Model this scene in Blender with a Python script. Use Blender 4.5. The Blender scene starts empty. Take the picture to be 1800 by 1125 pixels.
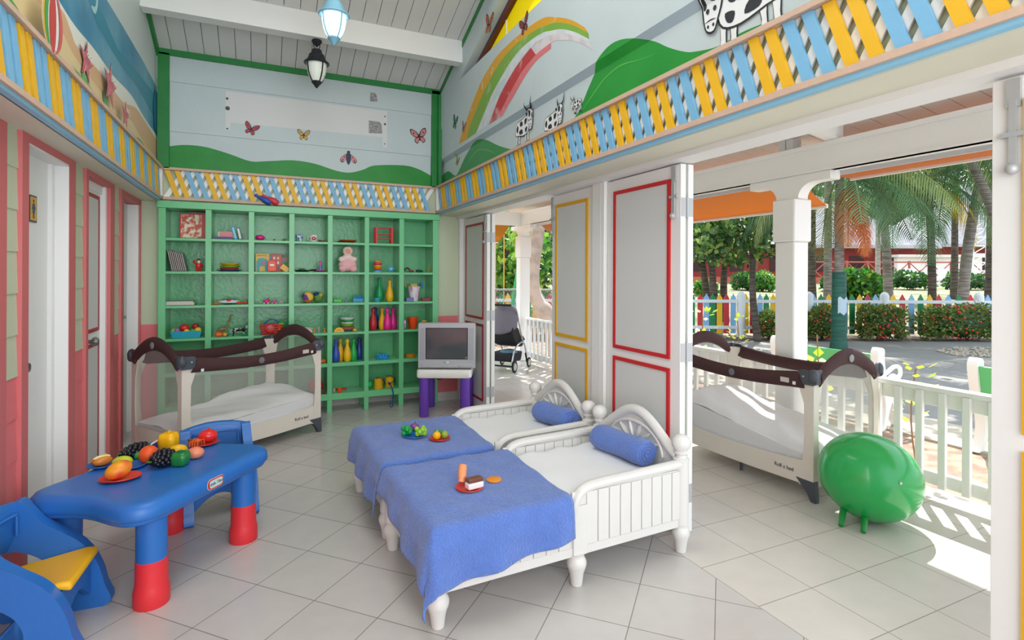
import bpy, bmesh, math, random
from math import sin, cos, pi, radians, sqrt, atan2
from mathutils import Vector, Matrix
S = bpy.context.scene
COL = S.collection
# ---------------------------------------------------------------- camera, world, sun, exposure
TH, ROLL, FPX, V0, EYE = 0.43195, 0.004445, 953.8, 480.84, 1.4
cam = bpy.data.cameras.new('camera'); camo = bpy.data.objects.new('camera', cam); COL.objects.link(camo)
cam.sensor_width = 36; cam.lens = FPX/1800*36; cam.shift_y = -(562.5-V0)/1800; cam.clip_start = .02; cam.clip_end = 300
camo.location = (0, 0, EYE)
camo.rotation_euler = (Matrix.Rotation(-TH, 4, 'Z') @ Matrix.Rotation(pi/2, 4, 'X') @ Matrix.Rotation(ROLL, 4, 'Z')).to_euler()
S.camera = camo
S.view_settings.view_transform = 'Standard'; S.view_settings.look = 'None'
S.view_settings.gamma = 1; S.view_settings.use_curve_mapping = False
S.view_settings.exposure = 0.52
wd = bpy.data.worlds.new('world'); S.world = wd; wd.use_nodes = True
bg = wd.node_tree.nodes['Background']; bg.inputs[0].default_value = (.78, .88, 1, 1); bg.inputs[1].default_value = 1.6
sun = bpy.data.lights.new('sun', 'SUN'); sun.energy = 6.5; sun.angle = .009; sun.color = (1, .95, .87)
suno = bpy.data.objects.new('sun', sun); COL.objects.link(suno)
suno.rotation_euler = Vector((.677, .553, 1)).to_track_quat('Z', 'Y').to_euler(); suno.location = (9, 8, 12)
def area(name, loc, rot, sx_, sy_, w, col=(1, .98, .95)):
    l = bpy.data.lights.new(name, 'AREA'); l.shape = 'RECTANGLE'; l.size = sx_; l.size_y = sy_; l.energy = w; l.color = col
    o = bpy.data.objects.new(name, l); COL.objects.link(o); o.location = loc; o.rotation_euler = rot
area('fill_behind_viewer', (.4, -1.55, 1.9), (pi/2, 0, 0), 2.6, 2.8, 50)       # added soft fill behind the viewer, standing in for daylight
area('ridge_fill', (.45, 2.2, 4.3), (0, 0, 0), 1.6, 2.6, 40)  # added overhead fill to brighten the room, not a real fitting

# ---------------------------------------------------------------- helpers
def lin(h):
    h = h.lstrip('#'); c = [int(h[i:i+2], 16)/255 for i in (0, 2, 4)]
    return tuple(x/12.92 if x <= .04045 else ((x+.055)/1.055)**2.4 for x in c)+(1,)
MC = {}
def mat(h, rough=.5, bump=0, bscale=60, metal=0, var=0, vscale=6, spec=.5, coat=0, sheen=0):
    key = (h, rough, bump, bscale, metal, var, vscale, spec, coat, sheen)
    if key in MC: return MC[key]
    m = bpy.data.materials.new('paint_'+h.strip('#')); m.use_nodes = True; MC[key] = m
    nt = m.node_tree; b = nt.nodes['Principled BSDF']
    b.inputs['Base Color'].default_value = lin(h); b.inputs['Roughness'].default_value = rough
    b.inputs['Metallic'].default_value = metal; b.inputs['Specular IOR Level'].default_value = spec
    b.inputs['Coat Weight'].default_value = coat; b.inputs['Sheen Weight'].default_value = sheen
    tc = nt.nodes.new('ShaderNodeTexCoord')
    if bump:
        n = nt.nodes.new('ShaderNodeTexNoise'); n.inputs['Scale'].default_value = bscale; n.inputs['Detail'].default_value = 4
        nt.links.new(tc.outputs['Object'], n.inputs['Vector'])
        bp = nt.nodes.new('ShaderNodeBump'); bp.inputs['Strength'].default_value = bump; bp.inputs['Distance'].default_value = .01
        nt.links.new(n.outputs[0], bp.inputs['Height']); nt.links.new(bp.outputs[0], b.inputs['Normal'])
    if var:
        n = nt.nodes.new('ShaderNodeTexNoise'); n.inputs['Scale'].default_value = vscale; n.inputs['Detail'].default_value = 5
        nt.links.new(tc.outputs['Object'], n.inputs['Vector'])
        mx = nt.nodes.new('ShaderNodeMix'); mx.data_type = 'RGBA'
        c = lin(h); mx.inputs[6].default_value = tuple(max(0, x*(1-var)) for x in c[:3])+(1,)
        mx.inputs[7].default_value = tuple(min(1, x*(1+var)) for x in c[:3])+(1,)
        nt.links.new(n.outputs[0], mx.inputs[0]); nt.links.new(mx.outputs[2], b.inputs['Base Color'])
    return m
def mix2(h1, h2, scale=8, lo=.45, hi=.55, rough=.5, dist=0, bump=0, vec=(1, 1, 1)):
    key = ('mix', h1, h2, scale, lo, hi, rough, vec)
    if key in MC: return MC[key]
    m = mat(h1, rough); m = m.copy(); MC[key] = m; nt = m.node_tree; b = nt.nodes['Principled BSDF']
    tc = nt.nodes.new('ShaderNodeTexCoord'); mp = nt.nodes.new('ShaderNodeMapping'); mp.inputs['Scale'].default_value = vec
    n = nt.nodes.new('ShaderNodeTexNoise'); n.inputs['Scale'].default_value = scale; n.inputs['Detail'].default_value = 6
    nt.links.new(tc.outputs['Object'], mp.inputs[0]); nt.links.new(mp.outputs[0], n.inputs['Vector'])
    r = nt.nodes.new('ShaderNodeValToRGB'); e = r.color_ramp.elements
    e[0].position = lo; e[0].color = lin(h1); e[1].position = hi; e[1].color = lin(h2)
    nt.links.new(n.outputs[0], r.inputs[0]); nt.links.new(r.outputs[0], b.inputs['Base Color'])
    if bump:
        bp = nt.nodes.new('ShaderNodeBump'); bp.inputs['Strength'].default_value = bump; bp.inputs['Distance'].default_value = .02
        nt.links.new(n.outputs[0], bp.inputs['Height']); nt.links.new(bp.outputs[0], b.inputs['Normal'])
    return m
def leafmat(h, var=.35, tr=.35):
    key = ('leaf', h, tr)
    if key in MC: return MC[key]
    m = mat(h, .45, 0, 60, 0, var, 3).copy(); MC[key] = m; nt = m.node_tree; b = nt.nodes['Principled BSDF']; o = nt.nodes['Material Output']
    t = nt.nodes.new('ShaderNodeBsdfTranslucent'); t.inputs[0].default_value = lin(h)
    s = nt.nodes.new('ShaderNodeMixShader'); s.inputs[0].default_value = tr
    nt.links.new(b.outputs[0], s.inputs[1]); nt.links.new(t.outputs[0], s.inputs[2]); nt.links.new(s.outputs[0], o.inputs[0])
    return m
def netmat(h, alpha):
    m = mat(h, .8, 0, 61).copy(); nt = m.node_tree; b = nt.nodes['Principled BSDF']; o = nt.nodes['Material Output']
    t = nt.nodes.new('ShaderNodeBsdfTransparent'); s = nt.nodes.new('ShaderNodeMixShader')
    tc = nt.nodes.new('ShaderNodeTexCoord'); v = nt.nodes.new('ShaderNodeTexVoronoi'); v.inputs['Scale'].default_value = 320
    mr = nt.nodes.new('ShaderNodeMapRange'); mr.inputs[1].default_value = .1; mr.inputs[2].default_value = .7
    mr.inputs[3].default_value = alpha-.03; mr.inputs[4].default_value = alpha+.03
    nt.links.new(tc.outputs['Object'], v.inputs['Vector']); nt.links.new(v.outputs['Distance'], mr.inputs[0]); nt.links.new(mr.outputs[0], s.inputs[0])
    nt.links.new(t.outputs[0], s.inputs[1]); nt.links.new(b.outputs[0], s.inputs[2]); nt.links.new(s.outputs[0], o.inputs[0])
    return m
def tilemat(name, h, grout, size, ox, oy, rz, sizey=None):
    m = mat(h, .22, 0, 62).copy(); m.name = name; nt = m.node_tree; b = nt.nodes['Principled BSDF']
    tc = nt.nodes.new('ShaderNodeTexCoord'); mp = nt.nodes.new('ShaderNodeMapping'); mp.vector_type = 'TEXTURE'
    mp.inputs['Location'].default_value = (ox, oy, 0); mp.inputs['Rotation'].default_value = (0, 0, rz)
    br = nt.nodes.new('ShaderNodeTexBrick'); br.offset = 0; br.squash = 1; br.inputs['Scale'].default_value = 1
    br.inputs['Mortar Size'].default_value = .0022; br.inputs['Mortar Smooth'].default_value = .1
    br.inputs['Brick Width'].default_value = size; br.inputs['Row Height'].default_value = sizey or size
    c = lin(h); br.inputs['Color1'].default_value = c; br.inputs['Color2'].default_value = tuple(x*.95 for x in c[:3])+(1,)
    br.inputs['Mortar'].default_value = lin(grout)
    n = nt.nodes.new('ShaderNodeTexNoise'); n.inputs['Scale'].default_value = 9; n.inputs['Detail'].default_value = 6
    mx = nt.nodes.new('ShaderNodeMix'); mx.data_type = 'RGBA'; mx.blend_type = 'MULTIPLY'; mx.inputs[0].default_value = .12
    nt.links.new(tc.outputs['Object'], mp.inputs[0]); nt.links.new(mp.outputs[0], br.inputs[0]); nt.links.new(tc.outputs['Object'], n.inputs[0])
    nt.links.new(br.outputs['Color'], mx.inputs[6]); nt.links.new(n.outputs[0], mx.inputs[7]); nt.links.new(mx.outputs[2], b.inputs['Base Color'])
    bp = nt.nodes.new('ShaderNodeBump'); bp.inputs['Strength'].default_value = .4; bp.inputs['Distance'].default_value = .002; bp.invert = True
    nt.links.new(br.outputs['Fac'], bp.inputs['Height']); nt.links.new(bp.outputs[0], b.inputs['Normal'])
    return m
def V(*a): return Vector(a)
class MB:
    def __init__(s): s.bm = bmesh.new(); s.ms = []; s.M = Matrix()
    def mi(s, m):
        if m not in s.ms: s.ms.append(m)
        return s.ms.index(m)
    def face(s, vs, m):
        try: f = s.bm.faces.new(vs); f.material_index = s.mi(m); return f
        except ValueError: return None
    def vs(s, pts): return [s.bm.verts.new(s.M @ Vector(p)) for p in pts]
    def poly(s, pts, m): return s.face(s.vs(pts), m)
    def box(s, x0, x1, y0, y1, z0, z1, m, R=None, c=None):
        p = [(x, y, z) for x in (x0, x1) for y in (y0, y1) for z in (z0, z1)]
        if R is not None:
            c = Vector(c) if c is not None else V((x0+x1)/2, (y0+y1)/2, (z0+z1)/2); p = [R @ (Vector(q)-c)+c for q in p]
        v = s.vs(p)
        for f in ((0, 1, 3, 2), (4, 6, 7, 5), (0, 4, 5, 1), (2, 3, 7, 6), (0, 2, 6, 4), (1, 5, 7, 3)): s.face([v[i] for i in f], m)
        return s
    def rings(s, rings, m, closed=False, cap=True):
        R = [s.vs(r) for r in rings]; n = len(R[0])
        for i in range(len(R)-1+(1 if closed else 0)):
            a, b = R[i], R[(i+1) % len(R)]
            for j in range(n): s.face([a[j], a[(j+1) % n], b[(j+1) % n], b[j]], m)
        if cap and not closed: s.face(R[0][::-1], m); s.face(R[-1], m)
        return s
    def tube(s, pts, r, m, seg=8, closed=False, cap=True, flat=1):
        pts = [Vector(p) for p in pts]; n = len(pts); rs = r if isinstance(r, (list, tuple)) else [r]*n
        out = []; prev = None
        for i, p in enumerate(pts):
            t = (pts[(i+1) % n]-pts[i-1]) if closed else (pts[min(i+1, n-1)]-pts[max(i-1, 0)])
            if t.length < 1e-9: t = V(0, 0, 1)
            t.normalize()
            if prev is None:
                a = V(0, 0, 1) if abs(t.z) < .9 else V(1, 0, 0); u = t.cross(a).normalized()
            else:
                u = prev-t*prev.dot(t); u = u.normalized() if u.length > 1e-6 else t.orthogonal().normalized()
            prev = u; w = t.cross(u)
            out.append([p+(u*cos(k*2*pi/seg)+w*sin(k*2*pi/seg)*flat)*rs[i] for k in range(seg)])
        return s.rings(out, m, closed, cap)
    def cyl(s, p0, p1, r, m, r1=None, seg=16): return s.tube([p0, p1], [r, r if r1 is None else r1], m, seg)
    def lathe(s, prof, m, c=(0, 0, 0), seg=20, ax=None, cap=True, sx=1, sy=1):
        Q = Vector(ax).to_track_quat('Z', 'Y').to_matrix() if ax is not None else Matrix.Identity(3); c = Vector(c)
        return s.rings([[c+Q @ V(r*cos(k*2*pi/seg)*sx, r*sin(k*2*pi/seg)*sy, z) for k in range(seg)] for r, z in [(max(r, 1e-4), z) for r, z in prof]], m, False, cap)
    def ball(s, c, r, m, seg=14, n=9, R=None, sq=1):
        rx, ry, rz = (r, r, r) if not isinstance(r, (tuple, list)) else r; c = Vector(c); R = R or Matrix.Identity(3)
        rr = []
        for i in range(n+1):
            t = pi*i/n; t = min(max(t, .02), pi-.02)
            rr.append([c+R @ V(rx*sin(t)*cos(k*2*pi/seg), ry*sin(t)*sin(k*2*pi/seg), -rz*cos(t)) for k in range(seg)])
        return s.rings(rr, m)
    def prism(s, poly, m, d0, d1, ax='x', T=None):
        """poly 2-D outline extruded between d0 and d1 along axis"""
        f = {'x': lambda a, b, d: (d, a, b), 'y': lambda a, b, d: (a, d, b), 'z': lambda a, b, d: (a, b, d)}[ax]
        g = (lambda p: T @ Vector(p)) if T is not None else (lambda p: p)
        A = s.vs([g(f(a, b, d0)) for a, b in poly]); B = s.vs([g(f(a, b, d1)) for a, b in poly]); n = len(poly)
        for i in range(n): s.face([A[i], A[(i+1) % n], B[(i+1) % n], B[i]], m)
        s.face(A[::-1], m); s.face(B, m); return s
    def grid(s, fn, nu, nv, m, thick=0):
        g = [[s.bm.verts.new(s.M @ Vector(fn(i/nu, j/nv))) for j in range(nv+1)] for i in range(nu+1)]
        for i in range(nu):
            for j in range(nv): s.face([g[i][j], g[i+1][j], g[i+1][j+1], g[i][j+1]], m)
        return s
    def build(s, name, parent=None, bevel=0, bseg=2, sub=0, solid=0, smooth=35, loc=None, rz=0):
        bmesh.ops.recalc_face_normals(s.bm, faces=s.bm.faces) if not getattr(s, 'nocalc', 0) else None
        me = bpy.data.meshes.new(name); s.bm.to_mesh(me); s.bm.free()
        for m in s.ms: me.materials.append(m)
        if smooth:
            me.polygons.foreach_set('use_smooth', [True]*len(me.polygons)); me.set_sharp_from_angle(angle=radians(smooth))
        o = bpy.data.objects.new(name, me); COL.objects.link(o)
        if parent: o.parent = parent
        if loc: o.location = loc
        if rz: o.rotation_euler.z = rz
        if solid: k = o.modifiers.new('t', 'SOLIDIFY'); k.thickness = solid; k.offset = -1
        if bevel: k = o.modifiers.new('b', 'BEVEL'); k.width = bevel; k.segments = bseg; k.limit_method = 'ANGLE'; k.angle_limit = radians(40)
        if sub: k = o.modifiers.new('s', 'SUBSURF'); k.levels = sub; k.render_levels = sub
        return o
def tag(o, label=None, cat=None, group=None, kind=None):
    if label: o['label'] = label
    if cat: o['category'] = cat
    if group: o['group'] = group
    if kind: o['kind'] = kind
    return o
def empty(name, loc=(0, 0, 0), rz=0, label=None, cat=None, group=None, kind=None):
    o = bpy.data.objects.new(name, None); COL.objects.link(o); o.location = loc; o.rotation_euler = (0, 0, rz); o.empty_display_size = .1
    return tag(o, label, cat, group, kind)
def dup(o, parent=None):
    c = o.copy(); COL.objects.link(c)
    if parent: c.parent = parent
    for ch in [x for x in bpy.data.objects if x.parent == o]: dup(ch, c)
    return c
def text(txt, name, size, m, parent, M, ext=.0006, font=None, shear=0):
    cu = bpy.data.curves.new(name, 'FONT'); cu.body = txt; cu.size = size; cu.extrude = ext; cu.align_x = 'CENTER'; cu.align_y = 'CENTER'; cu.shear = shear
    t = bpy.data.objects.new(name, cu); COL.objects.link(t); bpy.context.view_layer.update()
    me = bpy.data.meshes.new_from_object(t.evaluated_get(bpy.context.evaluated_depsgraph_get()))
    bpy.data.objects.remove(t); me.materials.clear(); me.materials.append(m); me.transform(M)
    o = bpy.data.objects.new(name, me); COL.objects.link(o)
    if parent: o.parent = parent
    return o
def clip(poly, lo, hi):
    """keep the part of a 2-D polygon with lo <= b <= hi"""
    for sgn, lim in ((1, lo), (-1, hi)):
        out = []
        for i in range(len(poly)):
            p, q = poly[i-1], poly[i]; a, b = sgn*(p[1]-lim), sgn*(q[1]-lim)
            if (a >= 0) != (b >= 0): t = a/(a-b); out.append((p[0]+(q[0]-p[0])*t, lim))
            if b >= 0: out.append(q)
        poly = out
        if len(poly) < 3: return []
    return poly
def smoothpts(pts, n=4, closed=False):
    out = []; N = len(pts)
    for i in range(N if closed else N-1):
        p0, p1, p2, p3 = [Vector(pts[j % N] if closed else pts[min(max(j, 0), N-1)]) for j in (i-1, i, i+1, i+2)]
        for k in range(n):
            t = k/n; out.append(tuple(.5*((2*p1)+(p2-p0)*t+(2*p0-5*p1+4*p2-p3)*t*t+(3*p1-p0-3*p2+p3)*t**3)))
    if not closed: out.append(tuple(pts[-1]))
    return out
def W(u, D):
    """ground position on bearing u at depth D in front of the eye"""
    l = (u-900)/FPX*D; return (D*sin(TH)+l*cos(TH), D*cos(TH)-l*sin(TH))
def sx(u, y): return y*math.tan(TH+math.atan((u-900)/FPX))
rnd = random.Random(5)

# ---------------------------------------------------------------- materials
WHITE = mat('#ebebe9', .45, .05, 30); WHITE2 = mat('#f1f1ee', .4); GREYW = mat('#d5d7d5', .5)
SALMON = mat('#e2777b', .55, .1, 40); SALF = mat('#cf6e70', .55, .1, 40); SAGE = mat('#c4cdb0', .55, .1, 40); CREAM = mat('#dcdcc8', .55, .05)
GREEN = mat('#1e7f3a', .5, .15, 50, 0, .15, 10); SKYB = mat('#c2d0d3', .5, .12, 40, 0, .06, 3); YEL = mat('#edb71c', .45, .08, 40, 0, .05); BLU = mat('#7cb8de', .45, .08, 40, 0, .05)
SHELF = mat('#6fc48a', .25, .12, 25, 0, .05, 8); SHELFB = mat('#66bd84', .22, .22, 35, 0, .08, 8); CEIL = mat('#d3d3d1', .55); TRIMBLUE = mat('#8cc8e8', .45)
WOODRAIL = mat('#cfb19c', .6, .2, 50, 0, .1, 20); RED = mat('#c9252b', .45); DRED = mat('#a8262e', .45); YELL = mat('#e3ab1d', .45)
STEEL = mat('#9a9c9c', .3, 0, 60, .9); ALU = mat('#b9bbbd', .45, 0, 60, .3)

# ================================================================= ROOM
XL, XR, YB = -.85, 1.756, 5.75          # planes of the upper walls
LW, RW = -1.0, 1.98                      # lower walls
ROOF = lambda y: 3.38+.35*(5.75-y)
RIDGE = 2.2
m = MB(); m.box(LW-.6, 1.905, -1.6, 6.1, -.08, 0, tilemat('tiles_inside', '#cfcbc7', '#8f8a86', .3195, -.236, 2.914, radians(-45.93)))
tag(m.build('floor', smooth=0), kind='structure')
m = MB(); m.box(1.905, 4.0, -1.6, 8.45, -.08, 0, tilemat('tiles_terrace', '#d9d3cb', '#a09a92', .329, 1.908, 1.64, 0, .328))
tag(m.build('terrace_floor', smooth=0), kind='structure')
# --- left wall, lower: siding, door frames
DOORS = [(3.212, 3.79), (4.165, 4.70), (5.116, 5.755)]   # openings along y
m = MB()
def siding(y0, y1):
    z = 0; k = 0
    while z < 2.04:
        z1 = min(z+.186, 2.045); mt = SALMON if z < .9 else SAGE
        m.poly([(LW+.008, y0, z), (LW+.008, y1, z), (LW+.002, y1, z1), (LW+.002, y0, z1)], mt)
        m.poly([(LW+.002, y0, z), (LW+.002, y1, z), (LW+.008, y1, z), (LW+.008, y0, z)], mt)
        z = z1
segs = [(-1.6, 1.95), (2.2, 2.35), (3.01, 3.135), (3.905, 4.115), (4.82, 5.03)]
for a, b in segs: siding(a, b); m.box(LW-.1, LW, a, b, 0, 2.05, SAGE)
# door 0 (beside the frame, mostly outside the view)
for a, b in [(1.95, 2.2), (2.35, 3.01)]: m.box(LW-.1, LW+.01, a, b, 0, 2.05, SALF)
for (a, b), (fa, fb) in zip(DOORS, [(3.135, 3.905), (4.115, 4.82), (5.03, 5.8)]):
    for c, d in ((fa, a), (b, fb)):
        if d > c: m.box(LW-.1, LW+.022, c, d, 0, 2.045, SALF)
    m.box(LW-.1, LW+.022, a, b, 1.995, 2.045, SALF)
m.box(LW-.1, LW+.003, 5.79, 5.8, 0, 2.045, SALF)
# soffit + upper wall base
m.box(LW-.1, XL, -1.6, 5.8, 2.035, 2.052, CREAM)
LWALL = tag(m.build('wall_left', smooth=0), kind='structure')
# --- left mural
SAND = mat('#dcc796', .5, .1, 30, 0, .08, 3); SAND2 = mat('#d6ad83', .5, .1, 30, 0, .08, 3); FOAM = mat('#e2e2d8', .5, .1); SEA = mix2('#2f7ea6', '#6fa9bd', 2, .35, .7, .45); SEAD = mat('#1b6f9c', .45, .05, 40, 0, .2, 4)
LEAFG = mat('#6fae62', .5); STAR = mat('#cd6f78', .5, .1, 40, 0, .1); STARL = mat('#e8b5ae', .5); BALLG = mat('#45a04a', .5); INK = mat('#20242c', .5)
m = MB(); m.box(XL-.05, XL, -1.6, YB, 2.05, 2.33, mat('#c9cfb4', .6))
roofpoly = [(5.8, ROOF(5.8)), (RIDGE, ROOF(RIDGE)), (-1.6, ROOF(RIDGE)-.35*(RIDGE+1.6)), (-1.6, 2.3), (5.8, 2.3)]
m.prism(roofpoly, mat('#c9d3d2', .5, .1), XL-.05, XL-.012, 'x')
lay = [0]
def pl(poly, mt, x=XL-.012):
    lay[0] += 1; xx = x+.0008*lay[0]
    m.poly([(xx, a, b) for a, b in poly], mt)
pl([(5.75, 2.3), (-1.6, 2.3), (-1.6, 3.0), (2.5, 3.05), (4.01, 3.05), (4.41, 3.06), (5.17, 3.07), (5.75, 3.05)], SEA)
pl(smoothpts([(3.3, 3.0), (3.8, 2.95), (4.3, 2.86), (4.8, 2.9), (5.75, 2.95), (5.75, 2.75), (4.9, 2.8), (4.4, 2.78), (3.8, 2.82)], 3), mat('#2d86a0', .5))
pl([(5.75, 2.3), (-1.6, 2.3), (-1.6, 2.75)]+smoothpts([(2.4, 2.72), (2.85, 2.70), (3.15, 2.658), (3.41, 2.638), (3.73, 2.649), (4.18, 2.642), (4.69, 2.672), (5.18, 2.636), (5.75, 2.62)], 4), FOAM)
pl([(5.75, 2.3), (-1.6, 2.3), (-1.6, 2.6)]+smoothpts([(2.6, 2.6), (2.957, 2.59), (3.213, 2.63), (3.345, 2.58), (3.452, 2.545), (3.9, 2.56), (4.423, 2.55), (4.844, 2.621), (5.179, 2.611), (5.75, 2.58)], 4), SAND2)
pl([(5.75, 2.3), (-1.6, 2.3), (-1.6, 2.52)]+smoothpts([(2.9, 2.53), (3.1, 2.56), (3.3, 2.5), (3.5, 2.47), (4.0, 2.45), (4.4, 2.44), (4.7, 2.49), (5.1, 2.44), (5.75, 2.42)], 4), SAND)
pl(smoothpts([(3.0, 2.33), (2.75, 2.4), (2.45, 2.45), (2.2, 2.46), (2.2, 2.41), (2.45, 2.39), (2.7, 2.33)], 4, True), BALLG)
pl(smoothpts([(4.75, 2.30), (4.8, 2.38), (4.95, 2.42), (5.2, 2.40), (5.4, 2.3)], 4), BALLG)
pl([(5.75, 3.0), (5.62, 3.0), (5.55, 2.85), (5.6, 2.66), (5.75, 2.6)], SEAD)
for a, b, c, d in ((3.5, 2.45, 3.6, 2.38), (3.9, 2.47, 4.02, 2.37), (3.35, 2.42, 3.9, 2.335)):
    pl([(a, b), ((a+c)/2+.05, (b+d)/2+.03), (c, d), ((a+c)/2-.04, (b+d)/2)], LEAFG)
def star(cy, cz, r, rot):
    pts = []
    for k in range(10):
        q = rot+k*pi/5; R = r if k % 2 == 0 else r*.42; pts.append((cy+R*cos(q)*1.05, cz+R*sin(q)))
    pl(smoothpts(pts, 2, True), INK); c = [(cy+(a-cy)*.93, cz+(b-cz)*.93) for a, b in pts]; pl(smoothpts(c, 2, True), STAR)
    for j in range(5):
        q = rot+j*2*pi/5
        for f in (.35, .55, .75):
            y0, z0 = cy+r*f*cos(q), cz+r*f*sin(q); pl([(y0+.008*cos(t), z0+.008*sin(t)) for t in (0, 1, 2, 3, 4, 5)], STARL)
    for s in (-1, 1):
        y0, z0 = cy+s*.02, cz+.03
        pl([(y0+.015*cos(t), z0+.015*sin(t)) for t in (0, 1, 2, 3, 4, 5)], WHITE2); pl([(y0+.006*cos(t), z0+.006*sin(t)) for t in (0, 1.5, 3, 4.5)], INK)
star(3.57, 2.515, .125, 1.45); star(3.99, 2.525, .15, 1.45); star(4.31, 2.43, .105, 1.5)
bc = (2.88, 2.45); pl([(bc[0]+.125*cos(t/12*pi), bc[1]+.135*sin(t/12*pi)) for t in range(24)], WHITE2)
for a0, a1, mt in ((-.12, -.1, YEL), (-.1, -.06, BALLG), (-.045, .035, mat('#c9433f', .5)), (.075, .115, mat('#d0605a', .5))):
    f = lambda w: [(bc[0]+w*cos(t/10*pi-pi/2), bc[1]+.132*sin(t/10*pi-pi/2)) for t in range(11)]
    pl(f(a0)+f(a1)[::-1], mt)
pl(smoothpts([(3.45, 2.93), (3.55, 2.85), (3.5, 2.75), (3.42, 2.76), (3.5, 2.79), (3.51, 2.85)], 3, True), mat('#9fc3c8', .5))
tag(m.build('wall_left_mural', smooth=0), kind='structure')
# --- back wall
m = MB(); m.box(XL-.25, RW+.3, 6.0, 6.06, 0, 2.1, mat('#c9d9c4', .5, .1))
m.box(LW-.05, -.835, YB+.03, 6.0, 0.93, 2.05, SAGE); m.box(LW-.05, -.835, YB+.03, 6.0, 0, .93, SALMON)
m.box(1.735, 2.1, YB, 6.0, .93, 2.05, SAGE); m.box(1.735, 2.1, YB, 6.0, 0, .93, SALMON); m.box(1.735, 2.1, YB-.012, YB, 0, .09, mat('#cfcac4', .3))
m.box(-.9, 1.8, 5.985, 6.0, 0, .09, mat('#cfcac4', .3))
m.box(XL-.1, XR+.1, YB, 6.0, 2.04, 2.33, mat('#b9c2a6', .6))
tag(m.build('wall_back', smooth=0), kind='structure')
m = MB()
LED = [2.33, 2.672, 3.118, 3.40]
for i in range(3): m.box(XL-.02, XR+.02, YB-.004-.01*i, YB+.08, LED[i], LED[i+1], SKYB)
def bp(poly, mt, k=1):
    for i in range(3):
        c = clip(poly, LED[i], LED[i+1])
        if c: m.poly([(a, YB-.004-.01*i-.0012*k, b) for a, b in c], mt)
hill = smoothpts([(-.85, 2.51), (-.823, 2.518), (-.665, 2.557), (-.489, 2.559), (-.292, 2.515), (-.104, 2.46), (.044, 2.474), (.274, 2.503), (.479, 2.487), (.676, 2.436), (.81, 2.426), (.946, 2.467), (1.068, 2.522), (1.374, 2.549), (1.523, 2.525), (1.636, 2.479), (1.698, 2.446), (1.756, 2.42)], 4)
HILL = mix2('#17832f', '#2f9a3e', 3, .3, .8, .5, bump=.2)
bp(hill+[(1.756, 2.33), (-.85, 2.33)], HILL)
bp([(-.316, 3.097), (1.19, 3.099), (1.192, 2.713), (1.147, 2.717), (1.138, 2.824), (-.272, 2.806), (-.279, 2.733), (-.315, 2.729)], mat('#d8dadb', .5))
for x0, x1, z0, z1 in ((1.012, 1.086, 3.175, 3.272), (1.0, 1.14, 2.85, 2.98)): bp([(x0, z0), (x1, z0+.01), (x1-.01, z1-.02), (x1-.03, z1), (x0, z1)], mix2('#7c7c7c', '#a9a9a9', 60, .4, .6), 2)
for x, z, r in ((-.302, 3.027, .012), (-.298, 2.936, .02), (-.3, 2.745, .009), (1.167, 3.042, .008), (1.167, 2.962, .012), (1.165, 2.755, .007)):
    bp([(x+r*cos(t*pi/4), z+r*sin(t*pi/4)) for t in range(8)], mat('#4a4a4a', .6), 2)
def butterfly(put, x, z, s, rot, mt, k=2):
    def t(p): return (x+s*(p[0]*cos(rot)-p[1]*sin(rot)), z+s*(p[0]*sin(rot)+p[1]*cos(rot)))
    for sg in (-1, 1):
        up = [(0, 0), (.25*sg, .5), (.6*sg, .65), (.62*sg, .3), (.3*sg, -.05)]; lo = [(0, 0), (.35*sg, -.1), (.42*sg, -.35), (.2*sg, -.5), (.03*sg, -.2)]
        for w in (up, lo):
            put([t(p) for p in smoothpts(w, 2, True)], INK, k)
            cx_, cz_ = sum(p[0] for p in w)/5, sum(p[1] for p in w)/5
            put([t((cx_+(p[0]-cx_)*.78, cz_+(p[1]-cz_)*.78)) for p in smoothpts(w, 2, True)], mt, k+1)
        put([t(p) for p in ((.02*sg, .1), (.18*sg, .45), (.16*sg, .46), (0, .12))], INK, k+2)
        put([t((.38*sg+.06*cos(q), .3+.06*sin(q))) for q in (0, 1, 2, 3, 4, 5)], INK, k+2)
    put([t(p) for p in ((-.05, -.3), (.05, -.3), (.05, .2), (-.05, .2))], INK, k+3)
butterfly(bp, -.1, 2.76, .1, -.3, mat('#b03347', .5)); butterfly(bp, .37, 2.755, .09, 0, mat('#d3a544', .5)); butterfly(bp, 1.535, 2.87, .14, .2, mat('#cf7f7f', .5))
# ladybird
for sg in (-1, 1):
    w = [(.8, 2.61), (.8+.03*sg, 2.61), (.8+.08*sg, 2.565), (.8+.075*sg, 2.53), (.8+.045*sg, 2.53)]
    bp(smoothpts(w, 3, True), INK, 2); bp(smoothpts([(.8+(a-.8)*.9+.003*sg, 2.57+(b-2.57)*.85) for a, b in w], 3, True), mat('#d98a92', .5), 3)
    for a, b in ((.04, 2.58), (.055, 2.555), (.06, 2.54)): bp([(.8+a*sg+.007*cos(q), b+.007*sin(q)) for q in range(6)], INK, 4)
bp(smoothpts([(.775, 2.6), (.8, 2.64), (.825, 2.6), (.82, 2.54), (.8, 2.505), (.78, 2.54)], 3, True), mat('#23304a', .5), 5); bp([(.8+.017*cos(q), 2.635+.014*sin(q)) for q in range(6)], INK, 6)
tag(m.build('wall_back_mural', smooth=0), kind='structure')
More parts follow.
